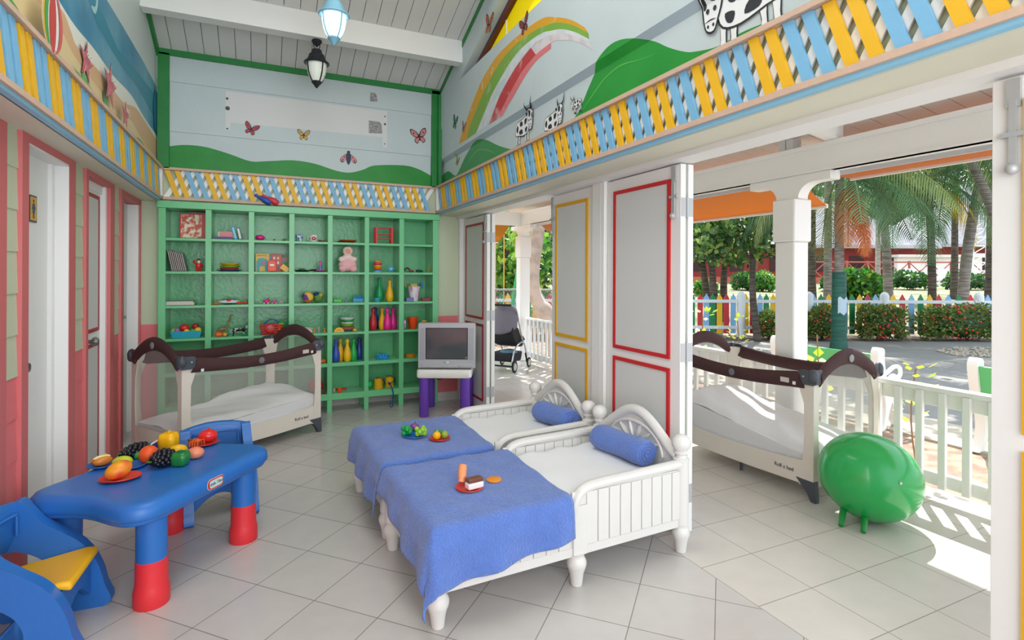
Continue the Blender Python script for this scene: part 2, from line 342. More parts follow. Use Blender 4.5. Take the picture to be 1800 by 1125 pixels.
# green corner boards + ceiling trim
m = MB()
m.box(XL, XL+.09, YB-.05, YB, 2.33, 3.36, GREEN); m.box(XR-.09, XR, YB-.05, YB, 2.33, 3.38, GREEN); m.box(XR-.035, XR, YB-.12, YB-.05, 2.33, 2.95, GREEN); m.box(XR-.03, XR, YB-.09, YB-.05, 2.95, 3.33, GREEN)
m.box(XL, XR, YB-.05, YB, 3.345, 3.40, GREEN)
for x0, x1 in ((XL-.012, XL+.012), (XR-.005, XR+.02)):
    m.prism([(YB, ROOF(YB)+.01), (RIDGE, ROOF(RIDGE)+.01), (RIDGE, ROOF(RIDGE)-.07), (YB, ROOF(YB)-.06)], GREEN, x0, x1, 'x')
tag(m.build('trim_1', smooth=0), kind='structure')
# --- right upper wall
RX = XR+.03
m = MB(); RL = [2.33, 2.63, 3.30]
NB = -1.6
m.box(RX, RX+.15, NB, YB+.05, RL[0], RL[1], SKYB); m.box(RX-.03, RX+.15, NB, YB+.05, RL[1], RL[2], SKYB)
m.poly([(RX-.03, NB, RL[1]), (RX-.03, YB, RL[1]), (RX+.001, YB, RL[1]-.045), (RX+.001, NB, RL[1]-.045)], mat('#a9bcc8', .5))
m.box(XR+.001, RX+.15, NB, YB+.05, 2.05, 2.33, mat('#c9cfb4', .6))
W0 = 5.08
def sl(y): return ROOF(y)-.31
# strip above the triangular window
m.prism([(5.8, 3.30), (5.8, ROOF(5.8)), (RIDGE, ROOF(RIDGE)), (RIDGE, sl(RIDGE)), (W0, 3.30)], SKYB, RX-.03, RX+.15, 'x')
m.prism([(NB, 3.25), (-.5, 3.30), (RIDGE, sl(RIDGE)), (RIDGE, ROOF(RIDGE)), (NB, ROOF(RIDGE)-.35*(RIDGE-NB))], SKYB, RX-.03, RX+.15, 'x')
def rp(poly, mt, k=1):
    for i, (a, b) in enumerate(((2.33, RL[1]-.045), (RL[1]-.0449, RL[1]), (RL[1], 3.301), (3.301, 4.6))):
        c = clip(poly, a, b)
        if not c: continue
        if i == 1: m.poly([(RX-(z-(RL[1]-.045))/.045*.03-.0012*k, y, z) for y, z in c], mt)
        else: m.poly([((RX if i == 0 else RX-.03)-.0012*k, y, z) for y, z in c], mt)
HILL2 = mix2('#0f8a2c', '#2fa13c', 2, .3, .8, .45)
HILL3 = mix2('#2c8c3f', '#3f9a55', 3, .3, .8, .45)
rp(smoothpts([(5.75, 2.46), (5.5, 2.48), (5.3, 2.405), (5.2, 2.402), (4.99, 2.517), (4.80, 2.59), (4.6, 2.611), (4.423, 2.572), (4.139, 2.46), (3.884, 2.38), (3.783, 2.385), (3.391, 2.36), (3.06, 2.345), (2.9, 2.34)], 4)+[(2.9, 2.33), (5.75, 2.33)], HILL3)
near = smoothpts([(3.07, 2.34), (2.904, 2.403), (2.78, 2.523), (2.664, 2.625), (2.537, 2.673), (2.419, 2.666), (2.293, 2.624), (2.177, 2.569), (2.069, 2.497), (1.965, 2.439), (1.891, 2.412), (1.755, 2.385), (1.633, 2.394), (1.521, 2.387), (1.436, 2.383), (1.3, 2.37), (.9, 2.4), (.3, 2.5), (-.5, 2.45)], 4)
rp(near+[(-.5, 2.33), (3.07, 2.33)], HILL2)
rp(smoothpts([(2.86, 2.40), (2.72, 2.48), (2.6, 2.53), (2.45, 2.55), (2.3, 2.52), (2.15, 2.5), (2.3, 2.515), (2.45, 2.54), (2.6, 2.52), (2.72, 2.465)], 3, True), mat('#4fb04a', .5), 2)
rp(smoothpts([(4.95, 2.42), (4.8, 2.5), (4.6, 2.53), (4.35, 2.47), (4.2, 2.4), (4.35, 2.455), (4.6, 2.515), (4.8, 2.48)], 3, True), mat('#5aa761', .5), 2)
def band(o, i, mt, k=1):
    rp(smoothpts(o, 4)+smoothpts(i, 4)[::-1], mt, k)
OR = [(5.06, 2.67), (4.98, 2.76), (4.849, 2.858), (4.513, 3.077), (4.185, 3.184), (3.87, 3.206), (3.506, 3.19), (3.3, 3.16), (3.15, 3.10), (2.95, 3.0), (2.78, 2.88)]
O2 = [(4.83, 2.67), (4.76, 2.773), (4.56, 2.9), (4.38, 3.0), (4.074, 3.115), (3.773, 3.15), (3.45, 3.13), (3.25, 3.09), (3.09, 3.04), (2.9, 2.94), (2.74, 2.83)]
G2 = [(4.6, 2.67), (4.52, 2.72), (4.35, 2.83), (4.182, 2.93), (3.868, 3.045), (3.634, 3.085), (3.35, 3.07), (3.2, 3.03), (3.05, 2.98), (2.88, 2.89), (2.73, 2.79)]
WH = [(4.3, 2.67), (4.23, 2.72), (4.12, 2.81), (3.99, 2.885), (3.76, 2.975), (3.5, 3.03), (3.3, 3.02), (3.12, 2.98), (2.98, 2.92), (2.84, 2.84), (2.71, 2.75)]
R2 = [(4.13, 2.67), (4.06, 2.71), (3.96, 2.76), (3.865, 2.81), (3.633, 2.91), (3.421, 2.95), (3.2, 2.95), (3.05, 2.91), (2.93, 2.86), (2.8, 2.79), (2.69, 2.71)]
R3 = [(4.0, 2.67), (3.94, 2.7), (3.87, 2.735), (3.78, 2.77), (3.58, 2.86), (3.40, 2.905), (3.2, 2.91), (3.02, 2.87), (2.9, 2.82), (2.78, 2.75), (2.68, 2.68)]
band(OR, O2, mix2('#dba21f', '#d8cfae', 14, .62, .72), 1); band(O2, G2, mix2('#7bab3f', '#bccdb5', 5, .58, .78), 1); band(G2, WH, mix2('#d8dde0', '#c3d2d8', 10, .4, .6), 1)
band(WH[:6], R2[:6], mix2('#c03a3d', '#d3b8bd', 5, .55, .72), 1); band(WH[5:], R2[5:], mix2('#d9d3d6', '#cfc2c8', 12, .45, .6), 1); band(R2[:7], R3[:7], mix2('#dd7679', '#d9c6cc', 5, .55, .72), 1)
# --- painted cows
CW = mat('#e9ecee', .5); 
def cow(cy, cz, s, flip=1, k=3, legs=1, body=1):
    def t(p): return (cy-flip*s*p[0], cz+s*p[1])
    def P(pts, mt, kk): rp([t(p) for p in smoothpts(pts, 3, True)], mt, kk)
    B = [(-.95, .25), (-.8, .5), (-.3, .55), (.2, .62), (.55, .55), (.6, .2), (.45, -.15), (0, -.25), (-.6, -.15), (-.9, -.1)]
    L = [[(-.92, .1), (-.72, .1), (-.78, -.5), (-.75, -.8), (-.95, -.8), (-.9, -.4)], [(-.6, 0), (-.4, 0), (-.5, -.4), (-.45, -.7), (-.62, -.7), (-.6, -.3)],
         [(.1, 0), (.28, 0), (.25, -.45), (.28, -.78), (.1, -.78), (.12, -.4)], [(.38, .1), (.55, .1), (.52, -.4), (.55, -.66), (.4, -.66), (.4, -.3)]]
    Hd = [(.5, .75), (.75, .85), (1.0, .72), (.98, .3), (.9, -.05), (.7, -.12), (.6, .1), (.5, .4)]
    def out(pts, mt, kk, g=.05):
        cx_, cz_ = sum(p[0] for p in pts)/len(pts), sum(p[1] for p in pts)/len(pts)
        big = []
        for a, b in pts:
            d = sqrt((a-cx_)**2+(b-cz_)**2) or 1; big.append((a+(a-cx_)/d*g, b+(b-cz_)/d*g))
        P(big, INK, kk); P(pts, mt, kk+1)
    if legs:
        for l in L:
            out(l, CW, k, .035); P([(a, b) for a, b in l if b < -.5]+[((l[3][0]+l[4][0])/2, -.55)], INK, k+2)
    out(B, CW, k+2)
    for q in ([(-.85, .2), (-.7, .4), (-.6, .2), (-.72, .0)], [(-.45, .45), (-.2, .5), (-.1, .3), (-.35, .25)], [(-.5, .05), (-.2, .1), (-.1, -.12), (-.45, -.12)], [(.1, .5), (.35, .52), (.3, .3), (.12, .25)], [(.15, .05), (.4, .1), (.35, -.1), (.2, -.15)]): P(q, INK, k+4)
    P([(.5, .75), (.42, 1.0), (.42, 1.25), (.5, 1.05), (.62, .82)], INK, k+4); P([(.9, .8), (1.12, .95), (1.15, 1.4), (1.03, 1.0), (.85, .88)], INK, k+4)
    P([(.5, .7), (.3, .78), (.25, .68), (.48, .6)], INK, k+4); out(Hd, CW, k+5)
    P([(.58, .75), (.75, .8), (.78, .55), (.62, .5)], INK, k+7); P([(.9, .6), (.98, .65), (.98, .4), (.9, .42)], INK, k+7)
    for e in ((.66, .33), (.86, .33)): P([(e[0]+.05*cos(q), e[1]+.06*sin(q)) for q in (0, 1.2, 2.4, 3.6, 4.8)], INK, k+8)
    P([(.62, .1), (.78, .14), (.95, .1), (.78, .11)], INK, k+8)
    for e in ((.7, 0), (.85, 0)): P([(e[0]+.03*cos(q), e[1]+.04*sin(q)) for q in (0, 1.2, 2.4, 3.6, 4.8)], INK, k+8)
cow(3.66, 2.475, .15, 1); cow(3.21, 2.405, .13, 1, legs=0); cow(2.91, 2.45, .06, -1)
cow(1.63, 2.485, .205, -1)
butterfly(rp, 5.19, 2.91, .12, .4, mat('#3d8a66', .5)); butterfly(rp, 4.93, 2.8, .09, .4, mat('#a98a86', .5)); butterfly(rp, 5.2, 2.53, .09, .5, mat('#b5c06a', .5)); butterfly(rp, 4.30, 3.53, .14, .3, mat('#c85a3c', .5)); butterfly(rp, 3.61, 3.235, .12, -.2, mat('#8e3a35', .5))
tag(m.build('wall_right', smooth=0), kind='structure')
# triangular window in the right gable
w = empty('window_1', (RX+.1, 3.5, 3.4), kind='structure'); q = V(RX+.1, 3.5, 3.4)
m = MB(); m.M = Matrix.Translation(-q)
m.prism([(5.05, 3.27), (RIDGE, sl(RIDGE)+.03), (RIDGE, 3.27)], leafmat('#f2e21c', .05, .6), RX+.09, RX+.10, 'x'); m.build('shutter_panel', w, smooth=0)
m = MB(); m.M = Matrix.Translation(-q)
m.prism([(5.0, 3.36), (5.0, 3.30), (4.9, 3.30), (RIDGE, sl(RIDGE)-.08), (RIDGE, sl(RIDGE)+.0)], mat('#5b1b1b', .35), RX+.05, RX+.085, 'x'); m.build('sloping_bar', w, smooth=0)
m = MB(); m.M = Matrix.Translation(-q); m.box(RX+.08, RX+.088, 4.19, 4.205, 3.3, 3.6, WHITE); m.build('mullion', w, smooth=0)
# --- ceiling
m = MB()
nb = 0; x = XL-.02; GAP = mat('#8d8c88', .7)
m.poly([(XL-.3, 6.0, ROOF(6.0)+.03), (XR+.5, 6.0, ROOF(6.0)+.03), (XR+.5, RIDGE, ROOF(RIDGE)+.03), (XL-.3, RIDGE, ROOF(RIDGE)+.03)], GAP)
m.poly([(XL-.3, RIDGE, ROOF(RIDGE)+.03), (XR+.5, RIDGE, ROOF(RIDGE)+.03), (XR+.5, -1.9, ROOF(RIDGE)-.35*(RIDGE+1.9)+.03), (XL-.3, -1.9, ROOF(RIDGE)-.35*(RIDGE+1.9)+.03)], CEIL)
while x < XR+.1:
    m.prism([(5.8, ROOF(5.8)), (RIDGE, ROOF(RIDGE)), (RIDGE, ROOF(RIDGE)+.025), (5.8, ROOF(5.8)+.025)], CEIL, x, x+.124, 'x'); x += .129
tag(m.build('ceiling', smooth=0), kind='structure')
for k, yb in enumerate((5.0, 4.0)):
    zt = ROOF(yb)
    m = MB(); m.box(XL-.01, XR+.01, yb-.02, yb+.1, zt-.2, zt+.03, WHITE); tag(m.build('ceiling_beam', smooth=0), kind='structure')
# --- header over the doors, soffits
m = MB()
m.box(XR, RW+.02, NB, YB+.05, 2.028, 2.052, CREAM); m.box(RW-.02, RW+.13, NB, 6.0, 2.0, 2.03, WHITE); m.box(RW+.02, RW+.17, NB, 8.6, 2.03, 2.7, WHITE)
tag(m.build('trim_2', smooth=0), kind='structure')
m = MB(); m.box(XL-.005, XL+.03, NB, YB, 2.035, 2.068, TRIMBLUE); m.box(XR-.03, XR+.005, NB, YB, 2.035, 2.062, TRIMBLUE)
tag(m.build('trim_3', smooth=0), kind='structure')
# --- lattice strips: leaning coloured slats over white cross slats
def lattice(kind, along0, along1, label):
    """kind: 'b' back (runs along x at y=YB), 'l' left, 'r' right (run along y)"""
    e = empty('wall_lattice', (0, 0, 0), 0, label, 'lattice', 'lattice strips around the room')
    z0, z1 = 2.062, 2.318
    def put(mb, s0, s1, d0, d1, za, zb, wdt, mt):
        P = [(s0, za), (s0+wdt, za), (s1+wdt, zb), (s1, zb)]
        if kind == 'b': mb.prism([(a, b) for a, b in P], mt, YB-d1, YB-d0, 'y')
        elif kind == 'l': mb.prism(P, mt, XL+d0, XL+d1, 'x')
        else: mb.prism(P, mt, XR-d1, XR-d0, 'x')
    fr = MB(); ye = MB(); bl = MB(); wh = MB()
    L = along1-along0
    put(fr, along0, along0, 0, .05, z1, z1+.022, L, WOODRAIL); put(fr, along0, along0, 0, .045, z0-.012, z0+.012, L, WOODRAIL if kind != 'l' else WOODRAIL)
    put(fr, along0, along0, .0, .045, z0, z1, .035, WHITE); put(fr, along1-.035, along1-.035, .0, .045, z0, z1, .035, WHITE)
    s = along0-.2
    sg = 1 if kind == 'r' else -1
    while s < along1+.2:
        a, b = s, s-.15*sg
        if min(a, b) > along0 and max(a, b) < along1-.04: put(wh, a, b, .008, .016, z0, z1, .046, WHITE2)
        s += .0775
    i = 0; s = along0+.05; lean = .085*sg; wd_ = .042
    while s < along1-.10:
        a = s if sg > 0 else s+.085
        b = a+lean
        c = (i//2) % 2
        if a+wd_ < along1-.03 and b+wd_ < along1-.03: put(ye if c == 0 else bl, a, b, .02, .034, z0+.008, z1-.002, wd_, YEL if c == 0 else BLU)
        s += .0775; i += 1
    fr.build('frame', e, smooth=0); wh.build('white_cross_slats', e, smooth=0); ye.build('yellow_slats', e, smooth=0); bl.build('blue_slats', e, smooth=0)
lattice('b', XL+.002, XR-.002, 'yellow and blue slatted lattice strip above the green shelf unit on the far wall')
lattice('l', -1.5, YB-.045, 'yellow and blue slatted lattice strip below the beach mural')
lattice('r', -1.5, YB-.045, 'yellow and blue slatted lattice strip below the rainbow and cow mural')

# ================================================================= LEFT DOORS
d = empty('door_1', (LW-.06, 3.5, 0), kind='structure')
m = MB(); m.box(-.03, .0, -.30, .31, 0, 2.0, WHITE); m.build('door_leaf', d, smooth=0)
m = MB(); m.box(0, .08, .285, .3, 0, 2.0, WHITE); m.box(0, .08, -.3, .3, 1.985, 2.0, WHITE); m.box(0, .02, .24, .285, 0, 2.0, WHITE); m.build('jamb', d, smooth=0)
m = MB(); m.lathe([(.03, 0), (.03, .008), (.012, .012), (.012, .035), (.026, .045), (.03, .06), (.02, .075), (0, .078)], STEEL, (0, -.25, .95), 16, (1, 0, 0)); m.build('door_handle', d)
sg = empty('restroom_sign', (LW-.058, 3.47, 1.65), 0, 'yellow and blue restroom sign with a standing figure on the leftmost white door', 'sign')
m = MB(); m.box(0, .004, 0, .095, 0, .135, mat('#33465f', .5)); m.build('plate', sg, smooth=0)
m = MB(); m.box(.004, .005, .008, .087, .008, .127, mat('#e0a92e', .5)); m.build('yellow_face', sg, smooth=0)
m = MB(); BL = mat('#2d4a70', .5)
m.prism([(.0475+.009*cos(q), .107+.009*sin(q)) for q in [k*pi/5 for k in range(10)]], BL, .005, .006, 'x')
m.prism([(.036, .095), (.059, .095), (.072, .065), (.066, .063), (.058, .078), (.064, .045), (.056, .045), (.055, .018), (.049, .018), (.048, .045), (.046, .045), (.045, .018), (.039, .018), (.038, .045), (.031, .045), (.037, .078), (.029, .063), (.023, .065)], BL, .005, .006, 'x')
m.build('figure', sg, smooth=0)
def stripe(mb, x0, x1, y0, y1, z0, z1, w, mt):
    mb.box(x0, x1, y0, y1, z0, z0+w, mt); mb.box(x0, x1, y0, y1, z1-w, z1, mt); mb.box(x0, x1, y0, y0+w, z0+w, z1-w, mt); mb.box(x0, x1, y1-w, y1, z0+w, z1-w, mt)
d = empty('door_2', (LW-.03, 4.165, 0), kind='structure')
m = MB(); m.box(-.03, 0, 0, .535, 0, 1.995, WHITE); m.box(0, .03, .5, .535, 0, 1.995, WHITE); m.box(0, .012, 0, .5, 1.94, 1.995, WHITE2); m.build('door_leaf', d, smooth=0)
m = MB(); m.box(0, .003, .04, .44, 1.02, 1.9, GREYW); m.box(0, .003, .04, .44, .12, .9, GREYW); m.build('panel', d, smooth=0)
m = MB(); stripe(m, 0, .006, .02, .46, .995, 1.92, .025, DRED); stripe(m, 0, .006, .02, .46, .1, .92, .025, DRED); m.build('red_moulding', d, smooth=0)
m = MB(); m.lathe([(.03, 0), (.03, .008), (.013, .012), (.013, .035), (.026, .045), (.03, .06), (.02, .075), (0, .078)], STEEL, (.0, .13, .95), 16, (1, 0, 0)); m.build('door_handle', d)
d = empty('door_3', (LW-.09, 5.11, 0), kind='structure')
m = MB(); m.box(-.05, 0, .12, .64, 0, 1.99, mat('#b98a35', .5)); m.build('door_leaf', d, smooth=0)
m = MB(); m.box(0, .03, .28, .33, 0, 1.99, WHITE); m.box(0, .1, .61, .64, 0, 1.99, WHITE); m.box(.0, .02, .36, .61, 0, 1.99, GREYW); m.build('jamb', d, smooth=0)
m = MB(); m.box(.03, .045, .29, .33, .99, 1.06, STEEL); m.cyl((.04, .31, 1.025), (.07, .31, 1.025), .012, STEEL); m.build('latch', d)

# ================================================================= FOLDING DOORS on the right
def leaf(name, y0, y1, x, mt, bolt=None, hinge=None, back=False, bolt_side=0):
    """one door leaf in the plane x, inner face towards -x"""
    d = empty(name, (x, y0, 0), kind='structure'); w = y1-y0
    m = MB(); m.box(0, .036, 0, w, .012, 1.992, WHITE); m.build('door_leaf', d, bevel=.002)
    if not back:
        a, b = w*.12, w*.88
        m = MB(); m.box(-.004, 0, a, b, .955, 1.90, GREYW); m.box(-.004, 0, a, b, .13, .865, GREYW); m.build('panel', d, smooth=0)
        m = MB(); stripe(m, -.010, 0, a-.005, b+.005, .935, 1.92, .022, mt); stripe(m, -.010, 0, a-.005, b+.005, .11, .885, .022, mt); m.build('painted_moulding', d, smooth=0)
    if bolt is not None:
        m = MB(); yb = bolt
        m.box(-.012, 0, yb-.017, yb+.017, 1.90, 1.985, ALU); m.box(-.016, 0, yb-.03, yb+.03, 1.812, 1.826, ALU); m.box(-.014, -.004, yb-.009, yb+.009, 1.73, 1.92, ALU); m.ball((-.016, yb, 1.716), .017, ALU)
        m.build('bolt', d)
    return d
def hinges(y, x, parent, zs=(1.76, .98, .22)):
    for z in zs:
        m = MB(); m.box(0.004, .036, -.003, 0, z-.05, z+.05, ALU); m.box(.052, .084, -.003, 0, z-.05, z+.05, ALU); m.cyl((.044, -.004, z-.055), (.044, -.004, z+.055), .006, ALU); m.build('hinge', parent)
LX = 2.03
d = leaf('door_4', 5.0, 5.68, LX, DRED, bolt=.04); hinges(5.0, LX, d)
m = MB(); m.box(.052, .088, 0, .66, .012, 1.992, WHITE); m.build('folded_leaf', d, bevel=.002); m = MB(); m.box(.038, .05, .02, .6, .03, 1.95, mat('#7d9a72', .6)); m.build('shutter_slats', d, smooth=0)
d = leaf('door_5', 3.09, 3.665, LX, YELL, bolt=.56)
m = MB(); m.box(-.02, .06, -.11, -.01, 0, 2.0, WHITE); m.box(-.02, .06, -.15, -.11, 0, 2.0, WHITE2); m.build('post', d, bevel=.003)
d = leaf('door_6', 2.255, 2.93, LX, RED, bolt=.045); hinges(2.25, LX, d)
m = MB(); m.box(.052, .088, 0, .66, .012, 1.992, WHITE); m.build('folded_leaf', d, bevel=.002); m = MB(); m.box(.038, .05, .02, .6, .03, 1.95, mat('#7d9a72', .6)); m.build('shutter_slats', d, smooth=0)
d = leaf('door_7', .2, .895, LX, YELL, bolt=.64)
m = MB(); m.box(2.0, 2.12, -1.6, .19, 0, 2.0, WHITE); tag(m.build('wall_right_lower', smooth=0), kind='structure')
m = MB(); m.box(1.985, 2.10, 5.69, 5.76, 0, 2.0, WHITE); tag(m.build('door_jamb', smooth=0), kind='structure')

# ================================================================= TERRACE
TX = 3.84
def rail_run(name, y0, y1, label, step=.157, group='terrace railings'):
    e = empty(name, (TX, y0, 0), 0, label, 'railing', group); L = y1-y0
    m = MB(); m.box(-.045, .045, 0, L, .675, .705, WHITE2); m.box(-.02, .02, 0, L, .585, .675, WHITE2); m.build('top_rail', e, bevel=.004)
    m = MB(); m.box(-.022, .022, 0, L, .09, .17, WHITE2); m.build('bottom_rail', e, bevel=.004)
    n = int(L/step)
    for i in range(n):
        y = (i+.5)*L/n; m = MB(); m.box(-.05, -.021, y-.021, y+.021, .085, .675, WHITE2); m.build('baluster', e, bevel=.004)
    return e
def column(name, y, label, arms=(-1, 1)):
    e = empty(name, (TX, y, 0), 0, label, 'column', 'terrace columns')
    m = MB(); m.box(-.085, .085, -.085, .085, 0, 1.66, WHITE2); m.build('shaft', e, bevel=.012)
    m = MB(); m.box(-.1, .1, -.1, .1, 1.66, 1.995, WHITE2); m.build('upper_block', e, bevel=.012)
    for s in arms:
        pts = [(.1*s, 1.995), (.1*s, 2.02), (.125*s, 2.065), (.175*s, 2.1), (.23*s, 2.11), (.36*s, 2.11), (.36*s, 2.178), (0, 2.178), (0, 1.995)]
        m = MB(); m.prism(smoothpts(pts[:5], 3)+pts[5:], WHITE2, -.055, .055, 'x'); m.build('bracket', e, smooth=30)
rail_run('terrace_railing', -1.6, 2.88, 'white picket railing of the terrace on the right, in front of the green ball', .128)
rail_run('terrace_railing', 3.15, 7.75, 'white picket railing of the terrace between its two columns, behind the stroller', .128)
column('terrace_column', 3.0, 'white square column with curved brackets behind the right travel cot')
column('terrace_column', 7.9, 'white square column with curved brackets at the far corner of the terrace, behind the stroller', (-1, 1))
m = MB(); m.box(TX-.06, TX+.06, NB, 8.05, 2.175, 2.37, WHITE2); m.box(TX-.075, TX+.08, NB, 8.05, 2.35, 2.385, WHITE2); m.box(TX-.068, TX+.0, NB, 8.05, 2.175, 2.19, WHITE2); m.box(2.0, TX, 7.85, 7.97, 2.175, 2.38, WHITE2)
tag(m.build('trim_4', smooth=0), kind='structure')
m = MB(); y = NB
while y < 8.5:
    m.prism([(2.0, 2.78), (4.45, 2.40), (4.45, 2.42), (2.0, 2.80)], mat('#f3efe7', .5), y, y+.155, 'y'); y += .16
m.prism([(2.0, 2.80), (4.47, 2.42), (4.47, 2.46), (2.0, 2.85)], mat('#b0b0ac', .6), NB, 8.5, 'y')
tag(m.build('terrace_ceiling', smooth=0), kind='structure')
m = MB()
for y in (2.58, .3, 5.0): m.prism([(2.1, 2.66), (TX, 2.375), (TX, 2.49), (2.1, 2.76)], WHITE2, y, y+.08, 'y')
tag(m.build('terrace_rafters', smooth=0), kind='structure')
m = MB(); m.box(TX-.06, TX+.04, 2.95, 3.07, 2.385, 2.47, mat('#c9cbcc', .5)); m.box(TX-.063, TX-.059, 3.008, 3.012, 2.385, 2.47, mat('#777777', .5)); tag(m.build('junction_box', smooth=0), 'pale square box on the terrace beam above the right column', 'junction box')
def awning(y0, y1, x1, z1, label, h='#e07f26'):
    e = empty('awning', (TX+.06, y0, 2.2), 0, label, 'awning', 'roller awnings along the terrace edge'); o = V(TX+.06, y0, 2.2); L = y1-y0
    fab = leafmat(h, .06, .12)
    m = MB(); m.M = Matrix.Translation((-o.x, 0, -o.z)); m.cyl((TX+.1, 0, 2.30), (TX+.1, L, 2.30), .045, mat('#b9bbc0', .4, 0, 60, .5)); m.box(TX+.055, TX+.075, 0, L, 2.145, 2.36, mat('#c6c8cc', .45)); m.build('roller_box', e)
    m = MB(); m.M = Matrix.Translation((-o.x, 0, -o.z)); m.grid(lambda a, b: (TX+.12+(x1-TX-.12)*a, b*L, 2.29+(z1-2.29)*a-.03*sin(pi*a)), 8, 1, fab); m.build('fabric', e, solid=.004)
    m = MB(); m.M = Matrix.Translation((-o.x, 0, -o.z)); m.box(x1-.012, x1+.012, 0, L, z1-.02, z1+.015, mat('#e4e2dc', .4)); m.build('front_bar', e, bevel=.004)
awning(-1.6, 2.9, 4.41, 2.198, 'narrow orange awning over the right terrace bay, with the palms below')
awning(3.1, 7.75, 4.41, 1.995, 'deep orange awning lowered over the terrace bay left of the white column')
m = MB(); o = V(2.2, 8.0, 2.1)
e = empty('awning', o, 0, 'yellow awning at the far end of the terrace above the stroller', 'awning', 'roller awnings along the terrace edge')
m.grid(lambda a, b: (b*1.5, .1+a*.5, .12-.28*a-.02*sin(pi*a)), 6, 1, leafmat('#e0a32a', .06, .45)); m.build('fabric', e, solid=.004)
m = MB(); m.box(0, 1.5, .59, .61, -.18, -.15, WHITE2); m.build('front_bar', e)

# ================================================================= PENDANT LAMPS
def pendant(name, x, y, ztop, mt, lit, label, power):
    e = empty(name, (x, y, 3.02), 0, label, 'lamp', 'pendant lanterns')
    h = ztop-3.02
    m = MB(); m.lathe([(.04, h), (.045, h-.012), (.03, h-.035), (.01, h-.05), (.004, h-.06)], mt, (0, 0, 0), 18); m.build('canopy', e)
    m = MB(); z = .37
    m.tube([(.026*cos(t*pi/8), 0, z+.0+.026*sin(t*pi/8)) for t in range(16)], .004, mt, 6, True); zz = z+.03; k = 0
    while zz < h-.055:
        r = .013; q = k % 2
        m.tube([((r*cos(t*pi/5) if q else 0), (0 if q else r*cos(t*pi/5)), zz+.012+.018*sin(t*pi/5)) for t in range(10)], .0028, mt, 5, True); zz += .028; k += 1
    m.build('chain', e)
    m = MB(); m.lathe([(.012, .345), (.04, .335), (.045, .315), (.05, .30), (.065, .29), (.07, .27), (.08, .25), (.085, .235), (.105, .225), (.108, .215), (.1, .208), (.085, .212)], mt, (0, 0, 0), 24); m.build('cap', e)
    gl = mat('#e9f0e6', .3).copy(); nt = gl.node_tree; o = nt.nodes['Material Output']; b = nt.nodes['Principled BSDF']
    b.inputs['Emission Color'].default_value = (.9, 1, .97, 1); b.inputs['Emission Strength'].default_value = lit
    t = nt.nodes.new('ShaderNodeBsdfTransparent'); s = nt.nodes.new('ShaderNodeMixShader'); s.inputs[0].default_value = .88
    nt.links.new(t.outputs[0], s.inputs[1]); nt.links.new(b.outputs[0], s.inputs[2]); nt.links.new(s.outputs[0], o.inputs[0])
    m = MB(); m.lathe([(.083, .215), (.084, .19), (.075, .13), (.058, .085), (.036, .052)], gl, (0, 0, 0), 24); m.build('glass_shade', e)
    for k in range(4):
        a = k*pi/2+.5; m = MB(); m.tube([(r*cos(a), r*sin(a), z) for r, z in ((.09, .215), (.089, .19), (.08, .13), (.063, .085), (.042, .052))], .006, mt, 6); m.build('rib', e)
    m = MB(); m.lathe([(.03, .066), (.042, .058), (.044, .048), (.032, .035), (.018, .018), (.01, .006), (.004, 0)], mt, (0, 0, 0), 18); m.build('finial', e)
    if power:
        l = bpy.data.lights.new('bulb', 'POINT'); l.energy = power; l.shadow_soft_size = .02; l.color = (1, .97, .93)
        lo = bpy.data.objects.new('bulb', l); COL.objects.link(lo); lo.parent = e; lo.location = (0, 0, .14)
BLACK = mat('#1d1f25', .35, .2, 40); LBLUE = mat('#7fb4cc', .4, .1, 40, 0, .08)
pendant('pendant_lamp', .43, 5.05, 3.44, BLACK, .05, 'black lantern pendant with unlit frosted glass hanging from the far ceiling beam', 0)
pendant('pendant_lamp', .46, 4.05, 3.79, LBLUE, .55, 'light blue lantern pendant with glowing glass at the top of the picture', 1.5)

# ================================================================= SHELF UNIT
SX0, SX1, SY0, SY1 = -.833, 1.733, 5.66, 5.975
COLS = [(-.777, -.47), (-.42, -.115), (-.065, .237), (.287, .593), (.641, .952), (.998, 1.308), (1.359, 1.671)]
ROWZ = [1.706, 1.407, 1.099, .802, .497, .192]
sh = empty('shelf_unit', (SX0, SY0, 0), 0, 'large green open shelf unit of six rows and seven columns full of toys', 'shelf'); o = V(SX0, SY0, 0)
def sb(name, x0, x1, y0, y1, z0, z1, mt=SHELF):
    m = MB(); m.box(x0-o.x, x1-o.x, y0-o.y, y1-o.y, z0, z1, mt); return m.build(name, sh, bevel=.003)
sb('side_panel', SX0, -.777, SY0, SY1, 0.0, 1.971); sb('side_panel', 1.671, SX1, SY0, SY1, 0, 1.971)
sb('top_board', SX0-.01, SX1+.01, SY0-.01, SY1, 1.971, 2.033); sb('back_panel', SX0, SX1, SY1-.012, SY1, .13, 1.971, SHELFB)
for i in range(6): sb('divider', COLS[i][1], COLS[i+1][0], SY0, SY1-.012, .13, 1.971)
TH_ = [.024, .024, .024, .024, .036, .063]
for z, t in zip(ROWZ, TH_): sb('shelf_board', -.777, 1.671, SY0+.0005, SY1-.012, z-t, z)
for i in range(6):
    sb('leg', COLS[i][1]-.0, COLS[i+1][0], SY0, SY0+.04, 0, .13); sb('leg', COLS[i][1], COLS[i+1][0], SY1-.06, SY1-.02, 0, .13)
YT = 5.76        # where most toys stand, measured along y
def thing1(mb, name, label, cat, group=None, loc=(0, 0, 0), rz=0, **k):
    ob = mb.build(name, None, loc=loc, rz=rz, **k); return tag(ob, label, cat, group)
def P_(h, r=.35): return mat(h, r)
